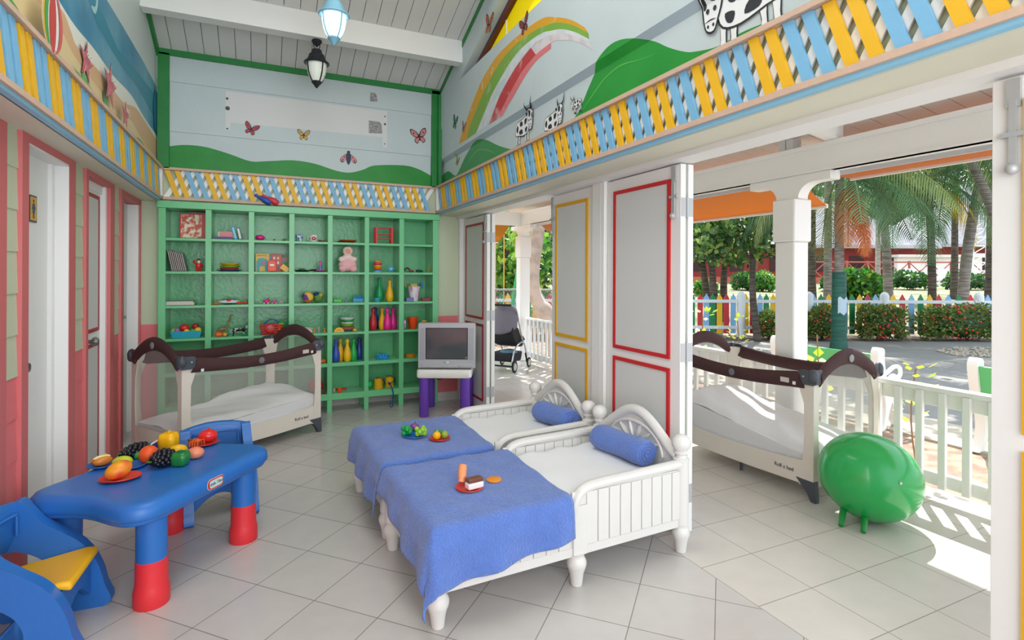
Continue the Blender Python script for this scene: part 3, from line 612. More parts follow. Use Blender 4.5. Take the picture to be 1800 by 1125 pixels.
tRED, tBLU, tYEL, tGRN, tORG, tPNK, tPUR, tTEAL, tNAVY, tWHT = P_('#cf2a28'), P_('#2b53ad'), P_('#efb61b'), P_('#23a04c'), P_('#f0691d'), P_('#e8278e'), P_('#8c4fa8'), P_('#1b9aab'), P_('#2b3a8c'), P_('#e9eaea')
# row 0
def cover(h1, h2): return mix2(h1, h2, 22, .45, .55, .45)
e = empty('picture_book', (-.582, 5.80, 1.707), 0, 'large red and cream picture book standing in the top left shelf', 'book')
m = MB(); m.box(-.105, .105, 0, .035, 0, .235, P_('#c9262b')); m.build('cover', e, bevel=.002); m = MB(); m.box(-.095, .07, -.002, 0, .01, .225, cover('#e8dcc3', '#c9513a')); m.build('cover_picture', e, smooth=0)
e = empty('book', (-.58, 5.87, 1.707), 0, 'thin red book behind the large picture book in the top left shelf', 'book'); m = MB(); m.box(-.04, .10, 0, .02, 0, .25, P_('#b5302f')); m.build('cover', e); m = MB(); m.box(-.035, .095, .002, .018, .25, .252, WHITE); m.build('pages', e)
m = MB(); m.box(-.11, .055, -.07, .07, 0, .012, P_('#27306e')); m.box(-.11, .055, -.07, -.062, .012, .022, P_('#27306e')); thing1(m, 'tray', 'dark blue flat tray under the pink box in the top row', 'tray', loc=(sx(398, YT), YT, 1.707))
e = empty('box', (sx(398, YT), YT, 1.72), 0, 'pink box with pale green ends on the dark blue tray in the top row', 'box'); m = MB(); m.box(-.055, .055, -.03, .03, 0, .062, P_('#e3949a', .6)); m.build('carton', e, bevel=.002); m = MB(); m.box(-.068, -.055, -.03, .03, 0, .058, P_('#b7cf94')); m.build('end_flap', e); m = MB(); m.box(.055, .062, -.03, .03, 0, .058, P_('#b7cf94')); m.build('end_flap', e)
for k, (u, c, lb) in enumerate(((415, '#2f8fbd', 'bright blue book leaning left beside the pink box in the top row'), (423, '#3d6f6a', 'dark green book leaning beside the bright blue book in the top row'))):
    e = empty('book', (sx(u, YT), YT+.01, 1.709), 0, lb, 'book'); R = Matrix.Rotation(radians(-14 if k == 0 else -12), 3, 'Y')
    m = MB(); m.box(-.011 if k else -.014, .014, -.05, .06, 0, .125-.01*k, P_(c), R, (0, 0, 0)); m.build('cover', e); m = MB(); m.box(-.008, .008, -.052, -.05, .01, .115-.01*k, WHITE if k else P_('#7fd0ea'), R, (0, 0, 0)); m.build('pages', e)
m = MB(); m.ball((0, 0, .028), (.042, .04, .028), tPNK); thing1(m, 'toy_lump', 'pink rounded toy in the third shelf of the top row', 'toy', loc=(sx(457, YT), YT, 1.707))
m = MB(); m.ball((0, 0, .01), .011, P_('#b5567a')); thing1(m, 'bead', 'tiny mauve bead in the top row', 'toy', loc=(sx(482, YT), YT, 1.707))
m = MB(); m.ball((0, 0, .014), (.02, .014, .012), P_('#6f7f3a')); m.cyl((-.03, 0, .006), (0, 0, .008), .005, P_('#6f7f3a'), seg=8); thing1(m, 'toy_spoon', 'tiny olive toy spoon at the right of the third shelf in the top row', 'toy', loc=(sx(500, YT), YT, 1.707))
def cup(name, u, row, h, r, mt, label, cat='cup', handle=True, deco=None, z=0, y=YT):
    e = empty(name, (sx(u, y), y, ROWZ[row]+.001+z), 0, label, cat)
    m = MB(); m.lathe([(r*.75, 0), (r*.8, .002), (r, h), (r*.93, h), (r*.7, .006), (.001, .006)], mt, seg=20, cap=False); m.build('body', e)
    if handle: m = MB(); m.tube([(-r*.85, 0, h*.8), (-r*1.35, 0, h*.7), (-r*1.4, 0, h*.35), (-r*.8, 0, h*.2)], .005, mt, 6); m.build('handle', e)
    if deco: m = MB(); deco(m, r, h); m.build('flower_print', e, smooth=0)
    return e
def flower(m, r, h):
    for k in range(6):
        a = k*pi/3; m.poly([(sin((.35*cos(a+t)*.018+.012*cos(a))/r*1.0)*r*1.0+0, -r*.96, h*.5+.35*sin(a+t)*.018+.012*sin(a)) for t in (0, 1.2, 2.4, 3.6, 4.8)], tRED)
cup('toy_cup', 526, 0, .07, .034, mix2('#3f6fb5', '#e2e8ee', 40, .45, .55), 'blue and white patterned toy cup in the top row')
cup('toy_cup', 551, 0, .068, .038, tWHT, 'white toy cup with a red flower in the top row', deco=lambda m, r, h: [m.ball((.013*cos(a), -r*.9+.001, h*.5+.013*sin(a)), (.008, .006, .008), tRED, 8, 6) for a in [k*pi/3 for k in range(6)]])
m = MB(); m.cyl((-.05, 0, .01), (.04, .01, .008), .008, P_('#7d4530'), seg=8); m.ball((-.045, 0, .012), (.02, .014, .01), P_('#6a2f2a')); thing1(m, 'toy_spoon', 'brown toy spoon lying right of the flower cup in the top row', 'toy', loc=(sx(570, YT), YT-.02, 1.707))
def plate(name, loc, r, mt, label, group=None, cat='plate', h=.012):
    m = MB(); m.lathe([(r*.62, 0), (r*.66, .001), (r, h), (r*.98, h+.003), (r*.64, .006), (.001, .006)], mt, seg=28, cap=False)
    return thing1(m, name, label, cat, group, loc=loc)
plate('toy_plate', (sx(609, YT), YT, 1.707), .10, P_('#a8322a'), 'dark red toy plate under an orange one in the top row'); plate('toy_plate', (sx(611, YT), YT, 1.721), .092, P_('#d9802d'), 'orange toy plate resting on a dark red plate in the top row')
e = empty('toy_rack', (sx(674, YT), YT, 1.707), 0, 'red toy frame with four posts and thin rails in the top row', 'toy')
for a in (-.085, .075):
    for b in (-.05, .05):
        m = MB(); m.box(a-.008, a+.012, b-.01, b+.01, 0, .17, tRED); m.build('post', e)
for z in (.05, .1, .165):
    for b in (-.05, .05): m = MB(); m.cyl((-.085, b, z), (.08, b, z), .004, P_('#c55a50'), seg=6); m.build('rail', e)
# row 1
MAG = [P_('#5b5655', .4), P_('#6e6866', .4), P_('#4b4748', .4)]
for k in range(8):
    e = empty('magazine', (-.731+.0145*k, 5.70, 1.408), 0, 'thin grey magazine leaning in the row at the left end of the second shelf row', 'magazine', 'grey magazines leaning in the left shelf')
    R = Matrix.Rotation(radians(-12), 3, 'Y'); hh = .195-.004*k
    m = MB(); m.box(0, .010, 0, .16, 0, hh, MAG[k % 3], R, (0, 0, 0)); m.build('cover', e, smooth=0)
    m = MB(); m.box(.001, .007, -.002, 0, .004, hh-.004, P_('#b5a9a4'), R, (0, 0, 0)); m.build('pages', e, smooth=0)
e = empty('toy_figure', (sx(349, 5.74), 5.74, 1.408), 0, 'small red figure with a white beard right of the leaning magazines', 'toy')
m = MB(); m.ball((0, 0, .05), (.026, .022, .034), tRED); m.ball((-.012, 0, .015), (.013, .016, .017), tRED); m.ball((.012, 0, .015), (.013, .016, .017), tRED); m.tube([(-.02, 0, .07), (-.04, -.005, .085), (-.025, -.01, .10)], .009, tRED, 6); m.tube([(.02, 0, .07), (.034, -.01, .055), (.02, -.02, .05)], .009, tRED, 6); m.build('body', e)
m = MB(); m.ball((.004, -.004, .092), .015, P_('#dca58c')); m.build('head', e); m = MB(); m.ball((.004, -.014, .084), (.012, .008, .012), tWHT); m.build('beard', e); m = MB(); m.ball((.002, 0, .104), (.016, .014, .011), P_('#1f1c1f')); m.build('hat', e)
for r, z, c, lb in ((.11, 0, '#3b4f93', 'blue saucer, lowest of the stack of toy dishes in the second shelf row'), ):
    plate('toy_plate', (sx(403, YT), YT, 1.408), r, P_(c), lb)
def bowl(loc, r, h, mt, label, cat='bowl', group=None, wav=0):
    m = MB()
    def ring(rr, z): return [(rr*(1+wav*sin(6*k*2*pi/36))*cos(k*2*pi/36), rr*(1+wav*sin(6*k*2*pi/36))*sin(k*2*pi/36), z) for k in range(36)]
    m.rings([ring(r*.65, 0), ring(r*.9, h*.4), ring(r, h), ring(r*.95, h), ring(r*.85, h*.45), ring(.002, h*.25)], mt, cap=False); return thing1(m, 'toy_bowl', label, cat, group, loc=loc)
bowl((sx(403, YT), YT, 1.415), .082, .026, P_('#b73a34'), 'dark red toy bowl, second from the bottom of the dish stack'); bowl((sx(404, YT), YT, 1.441), .085, .022, P_('#8cc63a'), 'lime green wavy toy bowl in the dish stack', wav=.04); bowl((sx(404, YT), YT, 1.463), .085, .022, P_('#e9b82a'), 'yellow toy bowl on top of the dish stack')
def book(u, y, row, w, h, t, mt, label, rz=0, deco=None, tilt=0, dz=0):
    e = empty('picture_book', (sx(u, y), y, ROWZ[row]+.001+dz), rz, label, 'book'); R = Matrix.Rotation(tilt, 3, 'Y')
    m = MB(); m.box(-w/2, w/2, 0, t, 0, h, mt, R, (0, 0, 0)); m.build('cover', e, bevel=.0015)
    if deco: m = MB(); deco(m); m.build('cover_picture', e, smooth=0)
    return e
book(461, 5.80, 1, .12, .175, .02, P_('#e0b52a'), 'yellow picture book with a blue elephant in the second shelf row', deco=lambda m: (m.prism(smoothpts([(-.05, .01), (-.05, .1), (-.02, .13), (.03, .125), (.05, .09), (.05, .01), (.025, .01), (.02, .05), (-.02, .05), (-.025, .01)], 2, True), tTEAL, -.003, 0, 'y'), m.prism([(.015+.016*cos(q), .085+.022*sin(q)) for q in range(6)], P_('#cf5a3a'), -.004, -.003, 'y'), [m.box(-.045+.018*k, -.036+.018*k, -.003, 0, .15+.004*(k % 2), .158+.004*(k % 2), P_('#3b4a30')) for k in range(5)]))
book(474, 5.82, 1, .035, .17, .09, P_('#6f8fa0'), 'blue grey book standing spine out beside the yellow elephant book', tilt=-.03)
book(486, 5.81, 1, .10, .172, .012, P_('#c93a2a'), 'red picture book with small squares behind the orange toy phone', deco=lambda m: [m.box(-.03+.035*a, -.012+.035*a, -.002, 0, .03+.045*b, .055+.045*b, P_(('#e9c9a0', '#3d5d9a', '#e5e5dc')[(a+b) % 3])) for a in range(2) for b in range(3)])
book(503, 5.83, 1, .13, .165, .02, mix2('#3f9a58', '#c98aa0', 18, .4, .6), 'green and pink picture book at the right of the third shelf in the second row')
e = empty('toy_phone', (sx(478, 5.70), 5.70, 1.408), 0, 'orange red rounded toy phone in front of the red book', 'toy'); m = MB(); m.prism(smoothpts([(-.038, .003), (-.038, .08), (-.025, .105), (.025, .105), (.038, .08), (.038, .003)], 3), P_('#ea4a1e'), -.012, .012, 'y'); m.build('body', e, bevel=.004); m = MB(); m.box(-.018, .018, -.0145, -.012, .055, .072, tWHT); m.build('label_panel', e)
m = MB(); m.box(-.04, .04, -.012, .012, 0, .05, tYEL, Matrix.Rotation(.7, 3, 'Y'), (0, 0, .02)); thing1(m, 'toy_block', 'yellow tilted toy block right of the orange toy phone', 'toy', loc=(sx(500, 5.73), 5.73, 1.416))
e = empty('toy_pan', (sx(531, YT), YT-.01, 1.408), 0, 'black toy frying pan with green food in the second shelf row', 'pan'); m = MB(); m.lathe([(.055, 0), (.075, .016), (.072, .017), (.053, .004), (.001, .004)], P_('#1d1d20'), seg=24, cap=False); m.build('pan_body', e); m = MB(); m.tube([(.07, 0, .014), (.1, -.03, .02), (.125, -.045, .02)], .007, P_('#1d1d20'), 8); m.build('handle', e); m = MB(); m.ball((0, 0, .018), (.035, .03, .016), P_('#2f7a4d')); m.build('toy_food', e)
plate('toy_plate', (sx(561, YT), YT, 1.408), .068, P_('#dc3f8c'), 'pink toy plate under the pink and blue bottle')
m = MB(); m.lathe([(.02, 0), (.02, .04), (.014, .06), (.009, .075), (.012, .085), (.01, .1), (.002, .104)], P_('#6d7ec4'), seg=14); m.lathe([(.0145, .058), (.0105, .076), (.0135, .086), (.011, .101), (.003, .106)], P_('#e05fb0'), seg=14); thing1(m, 'toy_bottle', 'pink and blue toy bottle standing on the pink plate', 'bottle', loc=(sx(563, YT), YT, 1.4155))
e = empty('rag_doll', (sx(611, 5.72), 5.72, 1.408), 0, 'pale pink soft doll in a round bonnet in the second shelf row', 'doll'); e.scale = (1.12, 1, 1.12)
m = MB(); m.ball((0, 0, .062), (.082, .05, .058), P_('#e9b3b4', .9), 18, 12); m.ball((-.045, -.03, .03), (.036, .035, .03), P_('#e9b3b4', .9)); m.ball((.045, -.03, .03), (.036, .035, .03), P_('#e9b3b4', .9)); m.build('dress', e)
m = MB(); m.ball((0, 0, .13), (.05, .04, .035), P_('#efd3cf', .9)); m.ball((-.052, -.01, .115), (.03, .028, .026), P_('#efd3cf', .9)); m.ball((.052, -.01, .115), (.03, .028, .026), P_('#efd3cf', .9)); m.build('body', e)
m = MB(); m.ball((0, -.005, .19), (.046, .032, .044), P_('#edc9c0', .9)); m.build('bonnet', e); m = MB(); m.ball((0, -.026, .19), (.024, .016, .024), P_('#d9a283', .8)); m.build('face', e)
e = empty('ring_stacker', (sx(664, YT), YT, 1.408), 0, 'toy ring stacker with yellow, pink and orange rings on a blue base', 'toy')
m = MB(); m.lathe([(.055, 0), (.05, .014), (.03, .024), (.008, .03), (.008, .125), (.002, .13)], P_('#5aa9d8'), seg=20); m.build('base', e)
for k, (r, c) in enumerate(((.042, '#ee6a1f'), (.042, '#e9b21e'), (.046, '#e0407a'), (.04, '#e9952a'))):
    m = MB(); m.tube([((r-.013)*cos(t*pi/10), (r-.013)*sin(t*pi/10), .04+.0235*k) for t in range(20)], .0125, P_(c), 8, True); m.build('ring', e)
e = empty('toy_flower', (sx(687, 5.73), 5.73, 1.408), 0, 'light blue flower shaped toy beside the ring stacker', 'toy')
m = MB(); [m.ball((.022*cos(a), 0, .035+.022*sin(a)), (.014, .01, .014), P_('#3fa6c9'), 8, 6) for a in [k*pi/3 for k in range(6)]]; m.build('petals', e); m = MB(); m.ball((0, -.004, .035), .012, P_('#e0d9e8')); m.build('centre', e)
m = MB(); m.tube([(-.04+.03*cos(t), 0, .012+.035*sin(t)) for t in (0, .6, 1.2, 1.8, 2.4, 3)], .008, P_('#1e2022'), 8); m.ball((.005, 0, .014), (.03, .02, .014), P_('#b02a35')); thing1(m, 'toy_headset', 'black and red curved toy in the right end shelf of the second row', 'toy', loc=(sx(722, YT), YT, 1.408))
m = MB(); m.ball((0, 0, .016), (.03, .02, .016), P_('#1f4a35')); m.ball((.03, 0, .013), (.022, .018, .013), P_('#1f3a2c')); thing1(m, 'toy_animal', 'dark green crouching toy in the right end shelf of the second row', 'toy', loc=(sx(735, YT), YT-.01, 1.408))
for k in range(2):
    m = MB(); m.cyl((-.015+.012*k, 0, 0.004), (.02+.012*k, .03, .11), .004, P_('#b98a55', .6), seg=8); thing1(m, 'stick', 'thin wooden stick leaning in the right end shelf of the second row', 'stick', 'two wooden sticks', loc=(sx(754, YT), YT, 1.408))
# row 2
for k in range(3):
    e = empty('book', (sx(318, 5.76)+.006*k, 5.70, 1.1+.0125*k), .03*k-.03, ('white spiral book lying flat, lowest of the stack in the third row', 'white book lying flat in the middle of the stack in the third row', 'cream book with a brown edge on top of the stack in the third row')[k], 'book')
    m = MB(); m.box(-.12, .115-.01*k, 0, .17, 0, .0025, P_(('#8a4a55', '#d9d4d0', '#e3dcd2')[k])); m.box(-.12, .115-.01*k, 0, .17, .0095, .012, P_(('#d9d4d0', '#d9d4d0', '#a08a7a')[k])); m.build('cover', e); m = MB(); m.box(-.115, .112-.01*k, .002, .168, .0025, .0095, P_('#cfcac6', .8)); m.build('pages', e)
e = empty('toy_boat', (sx(403, 5.75), 5.75, 1.1), 0, 'white and blue toy boat with a red ball in the third row', 'toy')
m = MB(); m.ball((0, 0, .022), (.095, .05, .02), tWHT, 20, 8); m.build('hull', e); m = MB(); m.ball((0, 0, .012), (.075, .045, .013), tNAVY); m.build('keel', e); m = MB(); m.ball((0, -.03, .035), .02, tRED); m.build('ball', e)
m = MB(); m.box(-.06, -.02, -.01, .01, .036, .05, tNAVY); m.box(.02, .06, -.01, .01, .036, .05, tNAVY); m.build('cabin_windows', e, bevel=.004)
m = MB(); m.ball((0, 0, .01), (.04, .022, .01), P_('#e8632a')); thing1(m, 'toy_food', 'orange oval toy left of the toy boat', 'toy', loc=(sx(380, 5.70), 5.70, 1.1))
for k, u in enumerate((421, 432)): m = MB(); m.ball((0, 0, .013), (.026, .018, .013), P_('#e0452f')); thing1(m, 'toy_food', 'small red oval toy right of the toy boat', 'toy', 'two red ovals by the toy boat', loc=(sx(u, 5.71), 5.71, 1.1))
for u, r, c, lb in ((468, .024, tPNK, 'pink toy animal, left of three small toys in the third row'), (482, .019, P_('#e0489a'), 'pink toy animal in the middle of three small toys in the third row'), (494, .014, P_('#c9a0b0'), 'tiny pale pink toy animal, right of three in the third row')):
    e = empty('toy_animal', (sx(u, 5.73), 5.73, 1.1), 0, lb, 'toy'); m = MB(); m.ball((0, 0, r*.85), (r*1.2, r, r*.8), c); m.ball((r*.9, -.004, r*1.5), r*.55, c); m.build('body', e); m = MB(); [m.cyl((a*r, b*r, 0), (a*r, b*r, r*.6), r*.22, P_('#f0e9e6'), seg=8) for a in (-.7, .7) for b in (-.5, .5)]; m.build('legs', e)
m = MB(); m.ball((0, 0, .014), (.016, .012, .014), P_('#e2a52a')); m.tube([(0, 0, .02), (-.012, 0, .04), (-.004, 0, .05)], .005, P_('#c0392b'), 6); thing1(m, 'toy_bird', 'small yellow and red toy bird perched above the pink animals in the third row', 'toy', loc=(sx(473, 5.78), 5.79, 1.1))
e = empty('soft_ball', (sx(541, 5.74), 5.74, 1.1), 0, 'multicoloured patchwork soft ball in the third row', 'ball')
bm_ = bmesh.new(); bmesh.ops.create_icosphere(bm_, subdivisions=3, radius=.056)
pc = [P_('#cf3a2a', .8), P_('#e5c04a', .8), P_('#7a3f9a', .8), P_('#e0803a', .8), P_('#2c5f9a', .8)]
m = MB(); m.bm.free(); m.bm = bm_; m.ms = pc
ico = [Vector(v) for v in [(0, 1, 1.618), (0, -1, 1.618), (0, 1, -1.618), (0, -1, -1.618), (1, 1.618, 0), (-1, 1.618, 0), (1, -1.618, 0), (-1, -1.618, 0), (1.618, 0, 1), (-1.618, 0, 1), (1.618, 0, -1), (-1.618, 0, -1)]]
for f in bm_.faces: c = f.calc_center_median(); f.material_index = max(range(12), key=lambda i: c.dot(ico[i])) % 5
bmesh.ops.translate(bm_, verts=bm_.verts, vec=(0, 0, .056)); m.build('patches', e)
e = empty('soft_ball', (sx(560, 5.79), 5.80, 1.1), 0, 'green, yellow and blue soft ball half hidden behind the patchwork ball', 'ball'); m = MB(); m.ball((0, 0, .052), (.05, .05, .052), P_('#6a9a4a', .8)); m.build('body', e); m = MB(); m.ball((-.02, -.02, .085), (.03, .03, .02), P_('#1f3f7a', .8)); m.ball((.02, -.03, .075), (.02, .02, .02), P_('#d9b93f', .8)); m.build('patches', e)
def brick(u, y, row, w, d, h, mt, label, n=3, name='toy_brick'):
    e = empty(name, (sx(u, y), y, ROWZ[row]+.001), 0, label, 'toy brick'); m = MB(); m.box(-w/2, w/2, -d/2, d/2, 0, h, mt); m.build('body', e, bevel=.002)
    for i in range(n): m = MB(); m.cyl((-w/2+w*(i+.5)/n, 0, h), (-w/2+w*(i+.5)/n, 0, h+.008), w/n*.3, mt, seg=12); m.build('stud', e)
    return e
brick(593, YT, 2, .075, .05, .032, P_('#49b83f'), 'green toy brick in the middle of the third row')
m = MB(); m.lathe([(.014, 0), (.012, .015), (.007, .025), (.009, .032), (.008, .04), (.002, .045)], P_('#8a7fa5'), seg=12); thing1(m, 'toy_figure', 'tiny mauve toy figure between the green brick and the blue castle bricks', 'toy', loc=(sx(608, YT), YT-.01, 1.1))
e = empty('toy_castle', (sx(630, YT), YT, 1.1), 0, 'bright blue toy castle bricks with towers in the third row', 'toy brick'); m = MB(); m.box(-.055, .055, -.025, .025, 0, .035, P_('#2b93d0')); m.build('wall', e, bevel=.002)
for i, h in enumerate((.05, .062, .045, .058, .05)): m = MB(); m.cyl((-.044+.022*i, 0, .035), (-.044+.022*i, 0, h+.01), .008, P_('#2b93d0'), seg=10); m.build('tower', e)
def pin(u, row, mt, label, group=None, y=YT, s=1.0):
    prof = [(.026, 0), (.034, .01), (.039, .05), (.038, .08), (.027, .13), (.015, .165), (.0145, .18), (.02, .2), (.02, .212), (.013, .225), (.002, .229)]
    m = MB(); m.lathe([(r*s, z*s) for r, z in prof], mt, seg=18); return thing1(m, 'bowling_pin', label, 'bowling pin', group or 'toy bowling pins', loc=(sx(u, y), y, ROWZ[row]+.001))
pin(667, 2, P_('#1a9a5a'), 'dark green bowling pin beside a yellow one, behind a small teal bowl', y=5.82, s=1.1); pin(685, 2, tYEL, 'yellow bowling pin standing beside the dark green one in the third row')
bowl((sx(663, 5.71), 5.71, 1.1), .036, .04, P_('#3a9fb8'), 'small teal bowl in front of the dark green bowling pin')
e = empty('toy_bucket', (sx(728, 5.75), 5.75, 1.1), 0, 'white toy bucket with pink streaks holding toys, right end of third row', 'bucket'); m = MB(); m.lathe([(.042, 0), (.044, .004), (.068, .15), (.075, .152), (.074, .157), (.064, .15), (.04, .008), (.001, .008)], mix2('#e6dfe6', '#c982b0', 10, .5, .7, .4, vec=(3, 3, .6)), seg=24, cap=False); m.build('pail', e)
e = brick(727, 5.76, 2, .07, .04, .03, P_('#c9b23a'), 'yellow toy brick on top of the pink streaked bucket'); e.location.z += .152
m = MB(); m.tube([(0, 0, -.01), (-.015, 0, .04), (.02, 0, .045)], .006, P_('#d9a72a'), 6); thing1(m, 'toy_rake', 'yellow toy hook sticking out at the left of the bucket', 'toy', loc=(sx(714, 5.76), 5.76, 1.26))
e = empty('toy_shovel', (sx(742, 5.76), 5.76, 1.23), 0, 'blue and green toy shovel sticking out of the bucket', 'toy'); m = MB(); m.ball((0, 0, .045), (.012, .01, .04), P_('#2a7fc0')); m.build('blade', e); m = MB(); m.ball((-.02, .01, .035), (.014, .01, .03), P_('#1f5a4a')); m.build('handle', e)
m = MB(); m.box(-.04, .04, -.03, .03, 0, .04, P_('#6a6fae')); thing1(m, 'toy_box', 'blue violet open toy box left of the bucket foot', 'toy', loc=(sx(720, 5.69), 5.69, 1.1), bevel=.004)
e = empty('toy_boat', (sx(749, 5.70), 5.70, 1.1), 0, 'dark red toy boat at the right end of the third row', 'toy'); m = MB(); m.prism([(-.04, 0), (.035, 0), (.055, .035), (-.055, .03)], P_('#8c2232'), -.022, .022, 'y'); m.build('hull', e, bevel=.004); m = MB(); m.box(-.05, .05, -.018, .018, .03, .036, P_('#6a1522')); m.build('deck', e)
# row 3
e = empty('toy_tray', (sx(329, 5.72), 5.72, .803), 0, 'turquoise tray heaped with play food in the fourth row', 'tray'); m = MB()
m.rings([[(a*w, b*d, z) for a, b in ((-1, -1), (1, -1), (1, 1), (-1, 1))] for w, d, z in ((.105, .05, 0), (.125, .06, .065), (.118, .054, .065), (.1, .046, .006))], P_('#28a6bd')); m.build('basin', e, smooth=0, bevel=.003)
foods = [(-.10, .0, .075, .026, '#8cc04a', 'lime green ball at the left of the turquoise tray'), (-.075, -.02, .08, .022, '#a868b0', 'violet ball in the turquoise tray'), (-.02, .0, .10, .036, '#d02a24', 'large red fruit in the middle of the turquoise tray'), (.0, -.03, .07, .022, '#e0d02f', 'yellow ball below the red fruit in the turquoise tray'), (.05, -.02, .07, .022, '#3fae4a', 'green ball in the turquoise tray'), (.09, -.02, .08, .026, '#efc02a', 'yellow ball at the right of the turquoise tray'), (.065, .02, .11, .028, '#a3282c', 'dark red ball at the back of the turquoise tray')]
for a, b, c, r, h, lb in foods: m = MB(); m.ball((0, 0, 0), (r*1.1, r, r*.95), P_(h)); thing1(m, 'toy_fruit', lb, 'toy fruit', 'play food in the turquoise tray', loc=(sx(329, 5.72)+a, 5.72+b, .803+c-.01))
def quad(name, loc, rz, L, H, body, label, cat, neck, spots=None, horn=False):
    e = empty(name, loc, rz, label, cat)
    m = MB(); b = H*.2; m.ball((0, 0, H*.55), (L*.42, L*.16, H*.16), body, 16, 10); m.tube([(L*.3, 0, H*.6)]+neck, [L*.12]+[L*.08]*(len(neck)-1)+[L*.05], body, 8); hx = neck[-1]; m.ball((hx[0]+L*.06, 0, hx[2]), (L*.13, L*.07, L*.07), body)
    for s in (-1, 1): m.ball((hx[0]-L*.02, s*L*.07, hx[2]+L*.06), (L*.02, L*.05, L*.025), body, 6, 5)
    m.tube([(-L*.4, 0, H*.6), (-L*.47, 0, H*.45), (-L*.46, 0, H*.3)], L*.02, body, 5); m.build('body', e)
    for a in (-.3, .27):
        for s in (-1, 1): m = MB(); m.tube([(L*a, s*L*.09, H*.5), (L*(a+.02), s*L*.1, H*.25), (L*(a-.01), s*L*.1, 0)], [L*.065, L*.04, L*.035], body, 8); m.build('leg', e)
    return e
quad('toy_giraffe', (sx(391, 5.78), 5.80, .803), .1, .10, .11, mix2('#b98a62', '#7d5b3f', 90, .45, .55, .5), 'small brown toy giraffe in the fourth row', 'toy', [(.045, 0, .10), (.062, 0, .15), (.07, 0, .185)])
quad('toy_cow', (sx(420, 5.75), 5.75, .82), .05, .15, .10, mix2('#1c1a1d', '#e8e6e4', 28, .5, .52, .4), 'black and white toy cow in the fourth row', 'toy', [(.06, 0, .07), (.07, 0, .082)]).location.z = .803
m = MB(); [m.ball((.016*cos(a), .016*sin(a), .022), (.02, .02, .022), P_('#ee6a1d'), 10, 8) for a in [k*pi/3 for k in range(6)]]; thing1(m, 'toy_pumpkin', 'orange toy pumpkin in front of the giraffe', 'toy', loc=(sx(385, 5.69), 5.69, .803))
m = MB(); m.ball((0, 0, .018), (.02, .018, .018), P_('#e8a722')); m.ball((.018, 0, .012), (.012, .012, .012), P_('#2b5aa0')); thing1(m, 'toy_fruit', 'yellow and blue toy beside the pumpkin', 'toy', loc=(sx(396, 5.70), 5.70, .803))
m = MB(); m.ball((0, 0, .010), (.035, .02, .010), P_('#1f8a4d')); thing1(m, 'toy_leaf', 'dark green flat toy under the cow', 'toy', loc=(sx(430, 5.69), 5.69, .803))
e = empty('toy_basket', (sx(478, 5.74), 5.74, .803), 0, 'red toy shopping basket with a blue handle in the fourth row', 'basket')
m = MB(); P0 = [(-.085, -.055), (.085, -.055), (.085, .055), (-.085, .055)]
m.box(-.085, .085, -.05, .05, 0, .006, tRED)
for z, k in ((.02, 1.02), (.045, 1.08), (.07, 1.14), (.095, 1.2)): m.tube([(a*k, b*k, z) for a, b in P0], .005, tRED, 5, True)
for a, b in [(-.085+.017*i, -.055) for i in range(11)]+[(-.085+.017*i, .055) for i in range(11)]+[(s*.085, -.055+.022*i) for s in (-1, 1) for i in range(6)]: m.cyl((a, b, 0), (a*1.2, b*1.2, .095), .003, tRED, seg=5)
m.build('basket_body', e); m = MB(); m.tube([(-.07+.14*t/8, 0, .10+.045*sin(pi*t/8)) for t in range(9)], .006, tBLU, 8); m.build('handle', e)
e = empty('toy_mask', (sx(475, 5.66), 5.665, .82), 0, 'red toy with round blue eyes hanging on the front of the toy basket', 'toy'); m = MB(); m.ball((0, 0, .045), (.04, .01, .04), P_('#d8342b')); m.build('face', e); m = MB(); [m.ball((s*.014, -.01, .055), (.011, .004, .009), P_('#4b8fd0'), 8, 6) for s in (-1, 1)]; m.build('eyes', e)
m = MB(); m.ball((0, 0, 0), (.035, .03, .026), P_('#39b84a')); thing1(m, 'toy_fruit', 'bright green toy fruit in the red basket', 'toy fruit', loc=(sx(495, 5.74), 5.74, .895)); m = MB(); m.ball((0, 0, 0), (.022, .02, .03), tORG); thing1(m, 'toy_fruit', 'orange toy fruit in the red basket', 'toy fruit', loc=(sx(491, 5.72), 5.70, .86))
for u, c in ((466, '#3b6fc0'), (474, '#4fae5a')): m = MB(); m.ball((0, 0, 0), (.012, .012, .02), P_(c)); thing1(m, 'toy_piece', {'#3b6fc0': 'small blue piece inside the red basket', '#4fae5a': 'small green piece inside the red basket'}[c], 'toy', loc=(sx(u, 5.71), 5.72, .83))
bowl((sx(535, YT), YT, .803), .085, .045, P_('#dfe3d8'), 'cream bowl with a green rim behind the arch of the left travel cot')
m = MB(); m.ball((0, 0, .018), (.024, .02, .018), P_('#e2c6cc')); thing1(m, 'toy_food', 'pale pink toy in front of the cream bowl', 'toy', loc=(sx(546, 5.69), 5.69, .803))
for u, c, lb in ((553, '#e39a2c', 'small amber bottle, left of three in the fourth row'), (561, '#b3a5b5', 'small grey figure between the amber bottles'), (571, '#e08f2a', 'small amber bottle, right of three in the fourth row')):
    m = MB(); m.lathe([(.01, 0), (.011, .01), (.007, .02), (.011, .028), (.008, .04), (.002, .044 if c != '#b3a5b5' else .06)], P_(c), seg=10); thing1(m, 'toy_bottle', lb, 'toy', loc=(sx(u, 5.73), 5.73, .803))
e = empty('toy_sun', (sx(596, 5.69), 5.69, .803), 0, 'yellow half sun with a toothed edge in the fourth row', 'toy'); pts = []
for k in range(13): a = pi*k/12; r = .056 if k % 2 == 0 else .045; pts.append((r*cos(a), r*sin(a)*.95))
